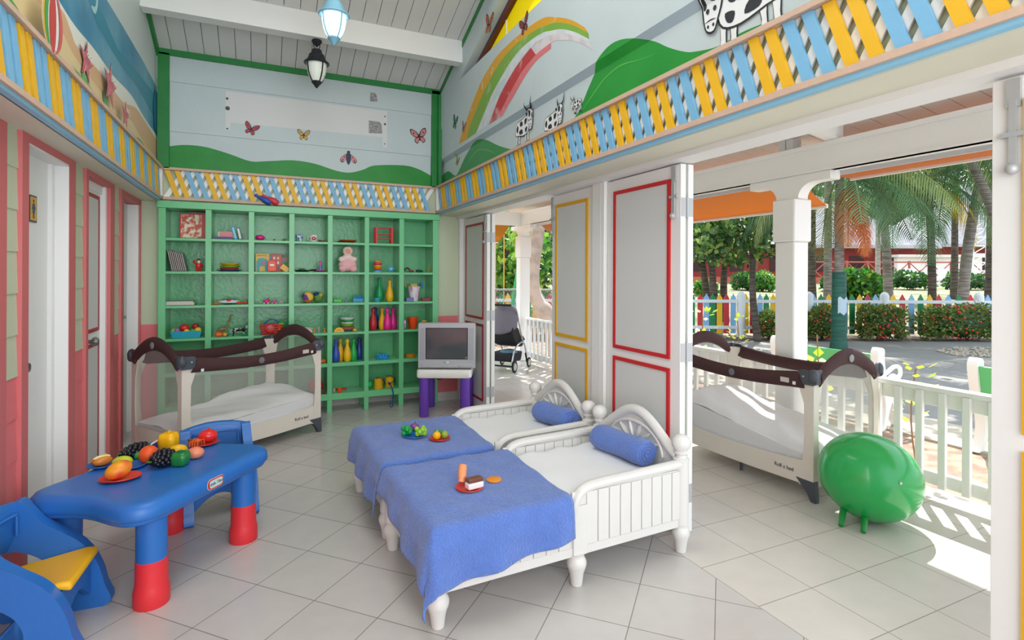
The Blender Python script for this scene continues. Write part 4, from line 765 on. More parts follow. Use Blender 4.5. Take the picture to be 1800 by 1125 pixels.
m = MB(); m.prism(pts, tYEL, -.02, .02, 'y'); m.build('body', e, bevel=.003); m = MB(); m.tube([(.02*cos(a), -.021, .012+.014*sin(a)) for a in (0, .5, 1, 1.5, 2, 2.6, 3.1)], .002, P_('#5a4a1a'), 5); m.build('smile', e)
e = empty('toy_truck', (sx(612, 5.76), 5.78, .803), 0, 'dark red toy truck carrying a stack of bowls in the fourth row', 'toy'); m = MB(); m.box(-.065, .065, -.035, .035, .012, .045, P_('#9a2a2a')); m.build('body', e, bevel=.004)
for a in (-.04, .04):
    for b in (-.036, .036): m = MB(); m.cyl((a, b-.005, .013), (a, b+.005, .013), .013, P_('#222222'), seg=12); m.build('wheel', e)
for k, (r, h, c, lb) in enumerate(((.07, .03, '#7bb83f', 'lime green bowl, lowest of the bowls on the toy truck'), (.066, .026, '#e5ebe6', 'white wavy bowl on the lime green bowl'), (.068, .026, '#3fae62', 'green wavy bowl near the top of the stack'), (.072, .024, '#dfe6e2', 'white wavy bowl on top of the stack on the toy truck'))):
    bowl((sx(611, 5.77), 5.78, .849+.022*k), r, h, P_(c), lb, wav=.04 if k else 0)
m = MB(); m.ball((0, 0, .014), (.022, .016, .014), tYEL); thing1(m, 'toy_piece', 'small yellow toy right of the toothed sun', 'toy', loc=(sx(624, 5.70), 5.70, .803))
pin(656, 3, P_('#bf2a2c'), 'red bowling pin at the left of the fourth row group'); pin(672, 3, tYEL, 'yellow bowling pin behind the pink ones in the fourth row', y=5.80); pin(681, 3, tPNK, 'bright pink bowling pin in front of the yellow one', y=5.73); pin(691, 3, P_('#d61f86'), 'deeper pink bowling pin, rightmost in the fourth row', y=5.79); pin(660.5, 3, tNAVY, 'navy bowling pin mostly hidden behind the red one', y=5.90)
m = MB(); m.ball((0, 0, .05), (.014, .012, .05), mix2('#c97ac0', '#e8c8dd', 30)); thing1(m, 'toy_figure', 'thin lilac toy figure left of the orange bucket', 'toy', loc=(sx(712, 5.73), 5.73, .803))
e = empty('toy_bucket', (sx(726, 5.77), 5.77, .803), 0, 'orange toy bucket left above the television', 'bucket'); m = MB(); m.lathe([(.038, 0), (.04, .003), (.056, .115), (.06, .117), (.059, .122), (.052, .114), (.036, .007), (.001, .007)], P_('#f04a16'), seg=24, cap=False); m.build('pail', e)
m = MB(); m.ball((0, 0, .07), (.03, .02, .014), tYEL); m.lathe([(.02, 0), (.02, .06)], P_('#3a7a50')); thing1(m, 'toy_mushroom', 'yellow topped toy behind the television corner', 'toy', loc=(sx(746, 5.8), 5.8, .803))
# row 4 / 5
m = MB(); m.box(-.05, .06, -.02, .02, 0, .05, P_('#e3a02c')); m.cyl((-.06, 0, .05), (.08, 0, .055), .014, P_('#e9b53a')); thing1(m, 'toy_hammer', 'orange yellow toy hammer above the rail of the left travel cot', 'toy', loc=(sx(393, YT), YT, .498))
m = MB(); m.tube([(.035*cos(t*pi/8), .035*sin(t*pi/8), .015) for t in range(16)], .015, P_('#ee7a1e'), 8, True); m.lathe([(.03, .008), (.034, .02), (.001, .022)], P_('#d9482a')); thing1(m, 'toy_ring', 'orange toy ring right of the left travel cot', 'toy', loc=(sx(566, YT), 5.75, .498))
for u, c, lb, yy in ((591, tBLU, 'blue bowling pin, leftmost in the fifth row', 5.73), (599, tYEL, 'yellow bowling pin half hidden behind the leftmost blue one', 5.80), (611, P_('#f1bc14'), 'yellow bowling pin in the middle of the fifth row', 5.73), (622, P_('#1ea84b'), 'green bowling pin in the fifth row', 5.75), (632, tNAVY, 'navy bowling pin, rightmost in the fifth row', 5.82)): pin(u, 4, c, lb, y=yy)
e = empty('toy_gear', (sx(673, YT), YT, .498), 0, 'bright blue toothed round toy in the fifth row', 'toy'); m = MB()
m.prism([((.07 if k % 2 else .062)*cos(k*pi/16), (.07 if k % 2 else .062)*sin(k*pi/16)) for k in range(32)], P_('#1f8fd0'), 0, .035, 'z'); m.build('base', e, bevel=.003); m = MB(); [m.ball((.045*cos(a), .045*sin(a), .04), .013, P_('#2f9fe0'), 8, 6) for a in [k*pi/4 for k in range(8)]]; m.build('knobs', e)
m = MB(); m.lathe([(.05, 0), (.055, .01), (.055, .03), (.045, .034), (.001, .034)], P_('#e0902a')); thing1(m, 'toy_drum', 'flat orange round toy left of the television in the fifth row', 'toy', loc=(sx(722, YT), YT, .498))
m = MB(); m.ball((0, 0, .03), (.11, .05, .03), mix2('#e0a43a', '#e8d9a0', 20)); thing1(m, 'toy_tray', 'orange and yellow long toy seen through the mesh of the left travel cot', 'toy', loc=(sx(395, YT), YT, .193))
m = MB(); m.ball((0, 0, .02), (.07, .04, .03), mix2('#d98a3a', '#c9a080', 30)); thing1(m, 'toy_truck', 'orange toy truck seen dimly through the mesh of the left travel cot', 'toy', loc=(sx(428, YT), YT+.03, .21))
m = MB(); m.ball((0, 0, .075), .075, P_('#c5222f', .3), 24, 14); thing1(m, 'ball', 'shiny red ball in the bottom row beside the left travel cot', 'ball', loc=(sx(556, YT), YT, .193))
m = MB(); m.ball((0, 0, .012), (.03, .02, .012), P_('#7a1f2a')); thing1(m, 'toy_piece', 'small dark red toy right of the red ball', 'toy', loc=(sx(573, 5.70), 5.70, .193))
cup('toy_cup', 598, 5, .045, .027, P_('#f0591a'), 'small orange toy cup in the bottom row', handle=False, y=5.70)
m = MB(); m.cyl((-.055, 0, .01), (.045, .02, .012), .009, P_('#b5302f'), seg=8); m.ball((-.05, 0, .012), (.02, .012, .012), P_('#b5302f')); thing1(m, 'toy_hammer', 'red toy stick lying behind the orange cup in the bottom row', 'toy', loc=(sx(603, 5.80), 5.80, .193)); m = MB(); m.lathe([(.012, 0), (.013, .03), (.009, .035)], P_('#b5b9a5')); thing1(m, 'toy_canister', 'small grey toy canister at the left of the orange cup', 'toy', loc=(sx(588, 5.76), 5.76, .193))
m = MB(); m.ball((0, 0, .042), .042, P_('#1fae4a'), 18, 10); thing1(m, 'ball', 'green ball at the left of the yellow cans in the bottom row', 'ball', loc=(sx(650, 5.75), 5.76, .193))
for k, (u, yy, lb) in enumerate(((666, 5.72, 'yellow stilt can with a black cord, left of the pair in the bottom row'), (685, 5.76, 'yellow stilt can with a black cord, right of the pair in the bottom row'))):
    e = empty('stilt_can', (sx(u, yy), yy, .193), 0, lb, 'toy can', 'yellow stilt cans'); m = MB(); m.lathe([(.045, 0), (.047, .005), (.044, .1), (.047, .108), (.04, .11), (.001, .11)], P_('#e0b020'), seg=22); m.build('can', e)
    m = MB(); m.tube(smoothpts([(-.04, 0, .10), (-.02, -.03, .125), (.02, -.045, .12), (.05, -.055, .08), (.06-.06*k, -.06, .05)], 3), .0035, P_('#1d1f2a'), 5); m.build('cord', e)
e = empty('strap', (sx(688, 5.64), 5.645, .1), 0, 'dark blue knotted strap hanging down from the bottom shelf to the floor', 'strap')
m = MB(); m.tube(smoothpts([(-.02, .04, .16), (.0, .01, .135), (.02, 0, .08), (.03, 0, .0), (.015, 0, -.05), (.025, .0, -.085)], 4), [.01]+[.009]*20, P_('#24508c', .7), 8, flat=.5); m.build('band', e); m = MB(); m.ball((-.01, .01, .15), .014, P_('#1b2540', .7)); m.build('knot', e); m = MB(); m.tube(smoothpts([(.012, 0, -.04), (-.005, 0, -.075), (.012, 0, -.095), (.03, 0, -.05)], 3), .004, P_('#30456a', .7), 5); m.build('loop_end', e)
# on top of the shelf unit
for u, mt, lb in ((466, tBLU, 'blue bowling pin lying on top of the green shelf unit'), (479, P_('#d83a40'), 'red bowling pin lying on top of the green shelf unit')):
    m = MB(); prof = [(.02, 0), (.028, .01), (.032, .04), (.03, .07), (.02, .10), (.012, .125), (.016, .145), (.012, .16), (.002, .165)]
    m.lathe(prof[::-1][::-1], mt, (0, 0, .026), 18, (-.8, .0, .42)); o2 = thing1(m, 'bowling_pin', lb, 'bowling pin', 'toy bowling pins', loc=(sx(u, 5.7)+.05, 5.70, 2.037))
# ================================================================= BEDS
BEDW = mat('#e0dfdb', .35, .08, 30, 0, .03, 4); SHEET = mat('#eeeff1', .85, .25, 9); TERRY = mat('#587bca', .95, 1.0, 110, 0, .18, 14, sheen=.4)
BL_, BW_ = 1.36, .75
def leg_prof(top): return [(.022, 0), (.026, .004), (.033, .06), (.036, .065), (.036, .072), (.041, .08), (.045, .095), (.045, .108), (.04, .122), (.034, .13), (.034, .14), (.038, .145), (.038, top)]
def bed(loc, rz, label):
    e = empty('bed', loc, rz, label, 'bed', 'white toddler beds')
    for x, y, top in ((.035, .035, .27), (.035, BW_-.035, .27), (BL_-.035, .035, .46), (BL_-.035, BW_-.035, .46)):
        m = MB(); p = leg_prof(top)
        if top > .4: p += [(.04, .462), (.04, .47), (.028, .478), (.026, .49), (.036, .5), (.036, .506), (.03, .512), (.044, .53), (.048, .55), (.042, .572), (.025, .588), (.002, .592)]
        else: p += [(.034, .275), (.002, .285)]
        m.lathe(p, BEDW, (x, y, 0), 20); m.build('post', e)
    for y in (.03, BW_-.03):
        m = MB(); m.lathe([(r, z) for r, z in leg_prof(.145)], BEDW, (.69, y, 0), 20); m.build('middle_leg', e)
    for y in (.03, BW_-.03):
        s = 1 if y > .3 else -1
        m = MB(); m.box(.06, BL_-.06, y-.012, y+.022 if s < 0 else y+.012, .135, .175, BEDW)
        m.box(.05, .66, y-.008, y+.008, .17, .262, BEDW); m.box(.66, BL_-.06, y-.008, y+.008, .17, .42, BEDW)
        for k in range(9): m.box(.075+k*.064, .075+k*.064+.058, y-.017, y+.017, .178, .25, BEDW)
        for k in range(9): m.box(.735+k*.064, .735+k*.064+.058, y-.017, y+.017, .178, .415, BEDW)
        m.box(.66, .735, y-.022, y+.022, .14, .36, BEDW); m.box(.05, .67, y-.022, y+.022, .25, .275, BEDW)
        m.build('side_panel', e, bevel=.002)
        pts = smoothpts([(.676, .34), (.678, .38), (.70, .42), (.75, .444), (.85, .45), (1.0, .452), (1.15, .455), (BL_-.06, .458)], 3)
        m = MB(); m.tube([(a, y, b-.012) for a, b in pts], .026, BEDW, 10, flat=.9); m.build('top_rail', e)
    m = MB(); m.box(.02, .05, .05, BW_-.05, .14, .27, BEDW); m.box(.015, .055, .05, BW_-.05, .265, .285, BEDW); m.build('footboard', e, bevel=.003)
    hx = BL_-.035; arch = []
    for k in range(17): t = k/16; arch.append((.06+t*(BW_-.12), .475+.165*(sin(pi*t)**1.35)))
    m = MB(); m.tube([(hx, a, b) for a, b in arch], .026, BEDW, 10, flat=1.1)
    m.build('arch_rail', e)
    m = MB(); m.prism([(.06, .14)]+[(a, b-.02) for a, b in arch]+[(BW_-.06, .14)], BEDW, hx-.006, hx+.010, 'x'); m.build('headboard', e, smooth=0)
    m = MB(); c = (BW_/2, .44)
    m.tube([(hx-.012, c[0]+.22*cos(a), c[1]+.14*sin(a)) for a in [k*pi/14 for k in range(15)]], .009, BEDW, 6)
    for k in range(1, 7): a = k*pi/7; m.tube([(hx-.010, c[0]+.05*cos(a), c[1]+.03*sin(a)), (hx-.012, c[0]+.14*cos(a), c[1]+.09*sin(a)), (hx-.010, c[0]+.21*cos(a), c[1]+.13*sin(a))], [.006, .013, .008], BEDW, 6)
    m.tube([(hx-.012, c[0]+.05*cos(a), c[1]+.03*sin(a)) for a in [k*pi/6 for k in range(7)]], .008, BEDW, 6); m.build('fan_ornament', e)
    r2 = random.Random(3)
    def top(a, b):
        x = .055+a*(BL_-.125); y = .045+b*(BW_-.09); ed = min(a, 1-a, b*.6, (1-b)*.6)*14; k = min(1, max(0, ed))
        return (x, y, .398-.045*(1-k)**2+.003*sin(9*a+5*b)*sin(7*b)+(.006*sin(40*a+3*sin(9*b)) if b < .12 or b > .88 else 0))
    m = MB(); m.grid(top, 44, 26, SHEET)
    m.box(.056, BL_-.07, .046, BW_-.046, .2, .352, SHEET); m.build('mattress', e, smooth=60)
    return e
def blanket(loc, rz, x1, bx, ax, far, label, seed=1, zt=.408):
    """terry towel laid over the foot half of a bed and hanging over its sides"""
    def fn(a, b):
        near = bx[0]+(bx[1]-bx[0])*(1-a); foot = ax[0]+(ax[1]-ax[0])*(1-b)
        u = -foot+a*(x1+foot+.05*b); v = -near+b*(BW_+near+far)
        u += .004*sin(b*9+seed); du = max(0, -u-.0); dv = max(0, -v); dw = max(0, v-BW_)
        x = max(u, 0)-.015*min(1, du*12); y = min(max(v, 0), BW_)-.02*min(1, dv*12)+.02*min(1, dw*12)
        side = max(du, dv, dw); drop = side+.22*min(du, dv)
        x -= (.10*du+.012*sin(v*26+seed)*min(1, du*6)); y -= (.10*dv+.013*sin(u*22+seed*2)*min(1, dv*6)); y += .05*dw
        if drop <= 0: e2 = min(x+.0, y, BW_-y); z = zt-.012*max(0, 1-e2/.04)**2+.0018*sin(u*31+v*17+seed)
        else: z = zt-.012-drop*(1-.03*drop)
        return (x, y, z)
    m = MB(); m.grid(fn, 70, 76, TERRY); o = m.build('towel', None, loc=loc, rz=rz, smooth=80); k = o.modifiers.new('t', 'SOLIDIFY'); k.thickness = .005; k.offset = 1
    t = bpy.data.textures.new('wrinkle', 'CLOUDS'); t.noise_scale = .16; d = o.modifiers.new('d', 'DISPLACE'); d.texture = t; d.strength = .012; d.mid_level = .5
    return tag(o, label, 'towel', 'blue terry towels on the beds')
B1 = ((.605, 2.035, 0), radians(2.6)); B2 = ((.575, 2.845, 0), radians(2.6))
bed(*B1, 'nearer white toddler bed with panelled side and turned legs'); bed(*B2, 'farther white toddler bed behind the nearer one')
blanket(*B1, .635, (.15, .25), (.10, .26), .02, 'blue terry towel spread over the foot of the nearer bed, with biscuit plate', 1)
blanket(*B2, .635, (.04, .04), (.16, .24), .06, 'blue terry towel spread over the foot of the farther bed, with two plates', 2.3)
def rolled(c, d, L, label):
    d = V(d[0], d[1], 0).normalized(); n = V(-d.y, d.x, 0); e = empty('rolled_towel', c, 0, label, 'towel', 'rolled blue towels')
    m = MB(); R = []
    for i in range(25):
        t = i/24; s = (t-.5)*L; r = .072*(1+.03*sin(9*t))-.012*max(0, abs(t-.5)*2-.9)*10*.4
        R.append([d*s+n*(r*cos(k*2*pi/24)*1.08)+V(0, 0, .067+r*.93*sin(k*2*pi/24)) for k in range(24)])
    m.rings(R, TERRY); m.build('roll', e, smooth=60)
    for s in (-1, 1):
        m = MB(); pts = []
        for k in range(140): a = k*.15; r = .008+.055*k/139; pts.append(d*(s*(L/2+.004-.00005*k))+n*(r*cos(a)*1.08)+V(0, 0, .067+r*.93*sin(a)))
        m.tube(pts, .0058, TERRY, 6); m.build('spiral_end', e)
rolled((1.80, 2.455, .398), (.05, -.36), .37, 'rolled blue towel on the nearer bed against its headboard')
rolled((1.765, 3.14, .398), (.06, -.32), .32, 'rolled blue towel on the farther bed against its headboard')

# ---- play food on the beds
def fruit(name, loc, r, mt, label, cat='toy fruit', stem=None, R=None, extra=None):
    e = empty(name, loc, 0, label, cat); m = MB(); m.ball((0, 0, r[2] if isinstance(r, tuple) else r), r, mt, 18, 12, R)
    if extra: extra(m)
    m.build('flesh', e, smooth=60)
    if stem: m = MB(); rz_ = r[2] if isinstance(r, tuple) else r; m.cyl((0, 0, 2*rz_-.004), (.004, 0, 2*rz_+.008), .004, stem, seg=8); m.build('stem', e)
    return e
plate('toy_plate', (.866, 2.334, .412), .064, P_('#d3302c'), 'round red toy plate on the nearer bed under a cream cake'); ZT = .421
e = empty('toy_sausage', (.845, 2.375, ZT), .9, 'peach coloured toy sausage standing tilted on the red plate of the nearer bed', 'toy food'); m = MB(); m.tube(smoothpts([(-.012, 0, .018), (.0, 0, .04), (.02, .005, .065), (.03, .005, .085)], 3), [.016]*3+[.02]*5+[.017]*2, P_('#f09a64'), 12); m.build('body', e)
e = empty('toy_cake', (.885, 2.32, ZT), .15, 'toy cake slice, brown top over white cream, on the red plate', 'toy food'); m = MB(); m.box(-.04, .04, -.022, .022, .0, .03, P_('#efefec')); m.build('cream', e, bevel=.008, bseg=3); m = MB(); m.box(-.038, .038, -.02, .02, .03, .048, P_('#7a4a35')); m.build('chocolate', e, bevel=.004)
m = MB(); m.lathe([(.03, 0), (.037, .003), (.037, .008), (.03, .011), (.001, .011)], mat('#ec9430', .5, .3, 200), seg=28); thing1(m, 'toy_biscuit', 'round orange toy biscuit lying beside the red plate on the nearer bed', 'toy food', loc=(1.008, 2.383, .413))
plate('toy_plate', (.838, 3.215, .412), .066, P_('#1c6fc0'), 'round blue toy plate on the farther bed'); plate('toy_plate', (.962, 3.10, .412), .062, P_('#d9352f'), 'round red toy plate on the farther bed, beside the blue plate')
def florets(r, n): return lambda m, mt: [m.ball((r*.75*cos(a), r*.75*sin(a), r*.9+r*.45*sin(3*a)), r*.5, mt, 8, 6) for a in [k*2*pi/n for k in range(n)]]
g1 = P_('#119a42'); e = fruit('toy_broccoli', (.80, 3.245, ZT), (.026, .026, .03), g1, 'dark green toy broccoli on the blue plate', extra=lambda m: florets(.03, 7)(m, g1))
fruit('toy_aubergine', (.862, 3.30, ZT), (.03, .026, .026), P_('#8a3f9a'), 'purple toy aubergine at the back of the blue plate', stem=g1)
g2 = mat('#93c93a', .4); fruit('toy_lettuce', (.873, 3.195, ZT), (.03, .026, .02), g2, 'light green ruffled toy lettuce on the blue plate', extra=lambda m: florets(.032, 9)(m, g2))
fruit('toy_lemon', (.938, 3.083, ZT), .024, P_('#f4b612'), 'golden yellow toy ball on the red plate of the farther bed', stem=P_('#f4b612')); fruit('toy_lime', (.989, 3.09, ZT), .022, P_('#93a83a'), 'olive green toy ball on the red plate of the farther bed', stem=P_('#93a83a'))
g3 = P_('#149a55'); fruit('toy_cabbage', (.967, 3.15, ZT), (.028, .02, .018), g3, 'green toy cabbage at the back of the red plate', extra=lambda m: florets(.024, 6)(m, g3))

# ================================================================= PLAY TABLE AND CHAIRS
PB = mat('#2a6fc0', .38, .12, 25, 0, .04, 5); PR = mat('#e5323a', .45, .1, 40); PY = mat('#f2b81b', .45, .12, 30)
def rrect(hl, hw, r, n=6, con=0):
    pts = []
    for cx_, cy_, a0 in ((hl-r, hw-r, 0), (-hl+r, hw-r, pi/2), (-hl+r, -hw+r, pi), (hl-r, -hw+r, 3*pi/2)):
        for k in range(n+1): a = a0+pi/2*k/n; pts.append((cx_+r*cos(a), cy_+r*sin(a)))
    out = []
    for i in range(len(pts)):
        p, q = pts[i], pts[(i+1) % len(pts)]; out.append(p)
        if math.hypot(q[0]-p[0], q[1]-p[1]) > .15:
            for k in range(1, 8):
                t = k/8; x, y = p[0]+(q[0]-p[0])*t, p[1]+(q[1]-p[1])*t
                if abs(q[0]-p[0]) < 1e-6: x -= math.copysign(con*sin(pi*t)**2, x)
                out.append((x, y))
    return out
tb = empty('play_table', (-.43, 3.08, 0), radians(53.1), 'blue plastic play table with red leg ends, covered in play fruit', 'table')
m = MB(); base = rrect(.415, .305, .10, 6, .03)
def inset(k, z, d=0): return [(x*(1-k/.425), y*(1-k/.305), z+(d*abs(sin(pi*(y/.305)*.5))*0)) for x, y in base]
m.rings([inset(.03, .372), inset(.008, .374), inset(.004, .38), inset(.004, .39), inset(-.006, .396), inset(-.008, .41), inset(-.004, .44), inset(.006, .455), inset(.024, .4625), inset(.05, .462), inset(.2, .461)], PB); m.build('table_top', tb, smooth=60)
for a in (-.28, .28):
    for b in (-.225, .225):
        m = MB(); m.lathe([(.058, .14), (.058, .39)], PB, (a, b, 0), 24); lg = m.build('leg', tb)
        m = MB(); m.lathe([(.066, 0), (.068, .006), (.068, .06), (.064, .078), (.061, .095), (.0595, .19), (.058, .192)], PR, (a, b, 0), 24); m.build('red_leg_end', lg)
m = MB(); T = Matrix.Translation((-.02, -.3135, .42)) @ Matrix.Rotation(pi/2, 4, 'X')
def oval(m, w, h, d, mt): m.prism(rrect(w/2, h/2, h*.42, 5), mt, d, d+.0012, 'z', T)
oval(m, .104, .05, -.001, P_('#d8d3d0')); oval(m, .1, .046, .0005, P_('#d9402f')); oval(m, .084, .034, .002, P_('#c9dede')); bd = m.build('badge', tb, smooth=0)
text('Little Tikes', 'badge_lettering', .021, P_('#2b4a52'), bd, T @ Matrix.Translation((0, 0, .0036)), shear=.2)
def play_chair(loc, rz, label):
    e = empty('play_chair', loc, rz, label, 'chair', 'blue and yellow plastic play chairs')
    w = .205
    def side(s):
        q = smoothpts([(-.225, 0), (.19, 0), (.19, .10), (.155, .20), (.09, .285), (0, .345), (-.07, .39), (-.12, .445), (-.155, .485), (-.2, .478), (-.235, .42), (-.25, .32), (-.235, .285), (-.17, .285), (-.09, .25), (-.01, .19), (.02, .12), (-.01, .065), (-.09, .05), (-.22, .055)], 4, True)
        q = [(a, max(0, b)) for a, b in q]
        m = MB(); d0, d1 = s*w, s*(w-.055)
        A = m.vs([(a, d0, b) for a, b in q]); B = m.vs([(a, d1, b) for a, b in q]); n = len(q)
        for i in range(n): m.face([A[i], A[(i+1) % n], B[(i+1) % n], B[i]], PB)
        fa = m.face(A, PB); fb = m.face(B, PB)
        bmesh.ops.triangulate(m.bm, faces=[fa, fb])
        return m.build('side_panel', e, bevel=.014, bseg=3, smooth=50)
    side(1); side(-1)
    bz = []
    m = MB(); R = []
    for k in range(13):
        t = k/12*2-1; y = t*(w-.02); bow = -.035*(1-t*t); zt = .478+.022*(1-t*t); zb = .285+.03*(1-t*t)
        R.append([(-.235+bow, y, zb), (-.195+bow, y, zb), (-.165+bow, y, zb+.06), (-.165+bow, y, zt-.02), (-.18+bow, y, zt), (-.205+bow, y, zt+.004), (-.235+bow, y, zt-.02)])
    m.rings(R, PB); m.build('backrest', e, smooth=60)
    m = MB(); m.tube([(-.165-.033*(1-(t*t)), t*.13, .445+.0*t) for t in [k/6-1 for k in range(13)]], .008, PB, 6); m.tube([(-.163, -.13, .44), (-.165, -.135, .36)], .007, PB, 6); m.tube([(-.163, .13, .44), (-.165, .135, .36)], .007, PB, 6); m.build('backrest_rim', e)
    m = MB(); T2 = Matrix.Translation((-.197, 0, .395)) @ Matrix.Rotation(pi/2, 4, 'Z') @ Matrix.Rotation(pi/2, 4, 'X')
    m.tube([T2 @ V(a, b, 0) for a, b in rrect(.045, .018, .016, 4)], .0022, PB, 5, True); m.build('badge_relief', e)
    m = MB(); R = []
    for k in range(11):
        t = k/10; x = -.19+t*.345; z = .225+.05*t; hw = w-.055-.001
        R.append([(x, -hw, z-.03), (x, hw, z-.03), (x, hw, z), (x, hw*.5, z-.006), (x, -hw*.5, z-.006), (x, -hw, z)] if t < .99 else [(x+.012, -hw, z-.045), (x+.012, hw, z-.045), (x+.012, hw, z-.008), (x+.012, hw*.5, z-.012), (x+.012, -hw*.5, z-.012), (x+.012, -hw, z-.008)])
    m.rings(R, PY); m.build('seat', e, bevel=.02, bseg=4)
    m = MB(); pts = smoothpts([(-.15, .19), (-.15, .11), (-.1, .13), (0, .15), (.1, .13), (.15, .11), (.15, .235), (.0, .245), (-.15, .235)], 3, True)
    m.prism([(-.149, .235), (-.149, .06)]+[(.149*(t/6-1), .06+.09*sin(pi*t/12)) for t in range(1, 12)]+[(.149, .06), (.149, .235)], PB, .10, .135, 'x'); m.build('front_panel', e, bevel=.006)
    return e
c1 = play_chair((-.755, 2.635, 0), radians(-3), 'blue plastic chair with yellow seat at the lower left corner, nearest chair'); c1.scale = (.8, 1, .98)
c1 = play_chair((-.225, 3.62, 0), radians(-80), 'blue plastic chair with yellow seat behind the far end of the play table'); c1.scale = (.85, .92, .95)
TT = .4625
# ---- play food on the table
def grapes(loc, rz, L, label, fat=1):
    e = empty('toy_grapes', loc, rz, label, 'toy fruit', None); m = MB(); mt = P_('#15161f', .18); r2 = random.Random(int(L*1000)); n = 0
    for i in range(9):
        t = i/8; R = (.034*fat)*sin(pi*(.18+.72*(1-t)))+.004
        for k in range(7):
            a = k*2*pi/7+i*.45; c = (-L/2+t*L, R*cos(a), .036*fat+R*.8*sin(a)); m.ball(c, .0125, mt, 8, 6)
    m.ball((0, 0, .035), (L*.42, .022, .022), mt); m.build('berries', e, smooth=80); m = MB(); m.tube([(-L/2-.01, 0, .04), (-L/2-.03, 0, .045)], .004, P_('#3f8a3a'), 6); m.build('stem', e); return e
plate('toy_plate', (-.576, 2.965, TT), .078, P_('#d9342c'), 'oval red toy plate under the mango on the play table').scale = (1.05, .85, 1)
mango = mix2('#f2a51c', '#e04a2b', 9, .42, .62, .35)
fruit('toy_mango', (-.583, 2.962, TT+.008), (.055, .04, .037), mango, 'large orange and red toy mango on the red plate', R=Matrix.Rotation(.5, 3, 'Z') @ Matrix.Rotation(-.3, 3, 'Y'), stem=P_('#b7b04a'))
plate('toy_plate', (-.695, 3.195, TT), .062, mat('#2b62b5', .4), 'blue toy plate under the hot dog at the left of the play table'); plate('toy_plate', (-.563, 3.125, TT), .062, mat('#2b62b5', .4), 'blue toy plate under the lime behind the mango')
e = empty('toy_hot_dog', (-.695, 3.195, TT+.008), .5, 'toy hot dog bun with pale yellow filling on a blue plate', 'toy food'); m = MB(); m.ball((-.0, -.016, .022), (.04, .018, .021), P_('#d5822f')); m.ball((0, .016, .022), (.04, .018, .021), P_('#cf7a2b')); m.ball((0, 0, .014), (.036, .026, .014), P_('#cf7a2b')); m.build('bun', e); m = MB(); m.ball((0, 0, .036), (.036, .012, .012), P_('#e6e0a0')); m.ball((.012, 0, .046), (.008, .007, .007), P_('#e0b23a')); m.build('filling', e)
fruit('toy_lime', (-.598, 3.115, TT+.01), (.042, .028, .026), P_('#c5d32b'), 'yellow green toy lime behind the mango')
grapes((-.585, 3.30, TT), 1.0, .13, 'bunch of black toy grapes, farther and slimmer of the two', .85); grapes((-.43, 3.075, TT), .75, .09, 'round bunch of black toy grapes in front of the green pepper', 1.15)
fruit('toy_orange', (-.50, 3.16, TT), .043, mat('#ee5a1e', .4, .2, 200), 'round orange toy fruit between the two bunches of grapes', stem=P_('#3f8a3a'))
def pepper(loc, r, mt, label, h=1.0):
    e = empty('toy_pepper', loc, .4, label, 'toy fruit'); m = MB()
    def ring(f, z): return [(r*f*(1+.10*cos(4*a))*cos(a), r*f*(1+.10*cos(4*a))*sin(a), z*r*h) for a in [k*2*pi/28 for k in range(28)]]
    m.rings([ring(.35, .05), ring(.7, .0), ring(.92, .35), ring(1, .9), ring(1.02, 1.4), ring(.85, 1.85), ring(.5, 1.98), ring(.2, 1.85)], mt); m.build('flesh', e, smooth=70); m = MB(); m.tube([(0, 0, 1.83*r*h), (.004, 0, 2.15*r*h)], .006, mt, 6); m.build('stem', e); return e
pepper((-.44, 3.335, TT), .045, mat('#f3b80f', .25), 'bright yellow toy pepper, tallest fruit on the table', 1.1); pepper((-.355, 3.065, TT), .04, mat('#1f7d3a', .22), 'dark green toy pepper in front of the peach toy', .85)
fruit('toy_lemon', (-.385, 3.215, TT), (.045, .028, .03), P_('#f6bb10', .3), 'yellow toy lemon behind the green pepper', R=Matrix.Rotation(.3, 3, 'Z'))
fruit('toy_potato', (-.30, 3.145, TT), (.04, .032, .029), P_('#e88a6a'), 'peach pink toy fruit right of the green pepper')
e = empty('toy_cup', (-.52, 3.38, TT), .6, 'small violet and white toy item behind the yellow pepper', 'toy'); m = MB(); m.ball((0, 0, .022), (.035, .02, .022), P_('#4b3f9a')); m.build('body', e); m = MB(); m.tube([(-.03, -.012, .01), (-.015, -.018, .038), (.02, -.014, .048)], .005, tWHT, 6); m.build('band', e)
fruit('toy_lime', (-.555, 3.235, TT), .02, P_('#2fa34a'), 'small green toy fruit between grapes and orange')
plate('toy_plate', (-.285, 3.385, TT), .075, P_('#cf2b2b'), 'red toy plate under the apple at the far right of the play table'); 
fruit('toy_apple', (-.265, 3.40, TT+.008), (.048, .042, .034), P_('#e02c2c', .25), 'shiny red toy apple on the far red plate', stem=P_('#c9302a'))
e = empty('toy_crab', (-.315, 3.35, TT+.008), -.5, 'small orange toy crab with brown claws in front of the red apple', 'toy'); m = MB(); m.ball((0, 0, .026), (.026, .018, .012), P_('#e0561e')); m.build('shell', e)
for k in range(4):
    for s in (-1, 1): m = MB(); m.tube([(-.015+.012*k, s*.012, .026), (-.018+.014*k, s*.026, .026), (-.018+.014*k, s*.03, 0)], .0035, P_('#e86a28'), 5); m.build('leg', e)
m = MB(); m.ball((-.035, 0, .028), (.012, .012, .01), P_('#6b3a2a')); m.build('claw', e)

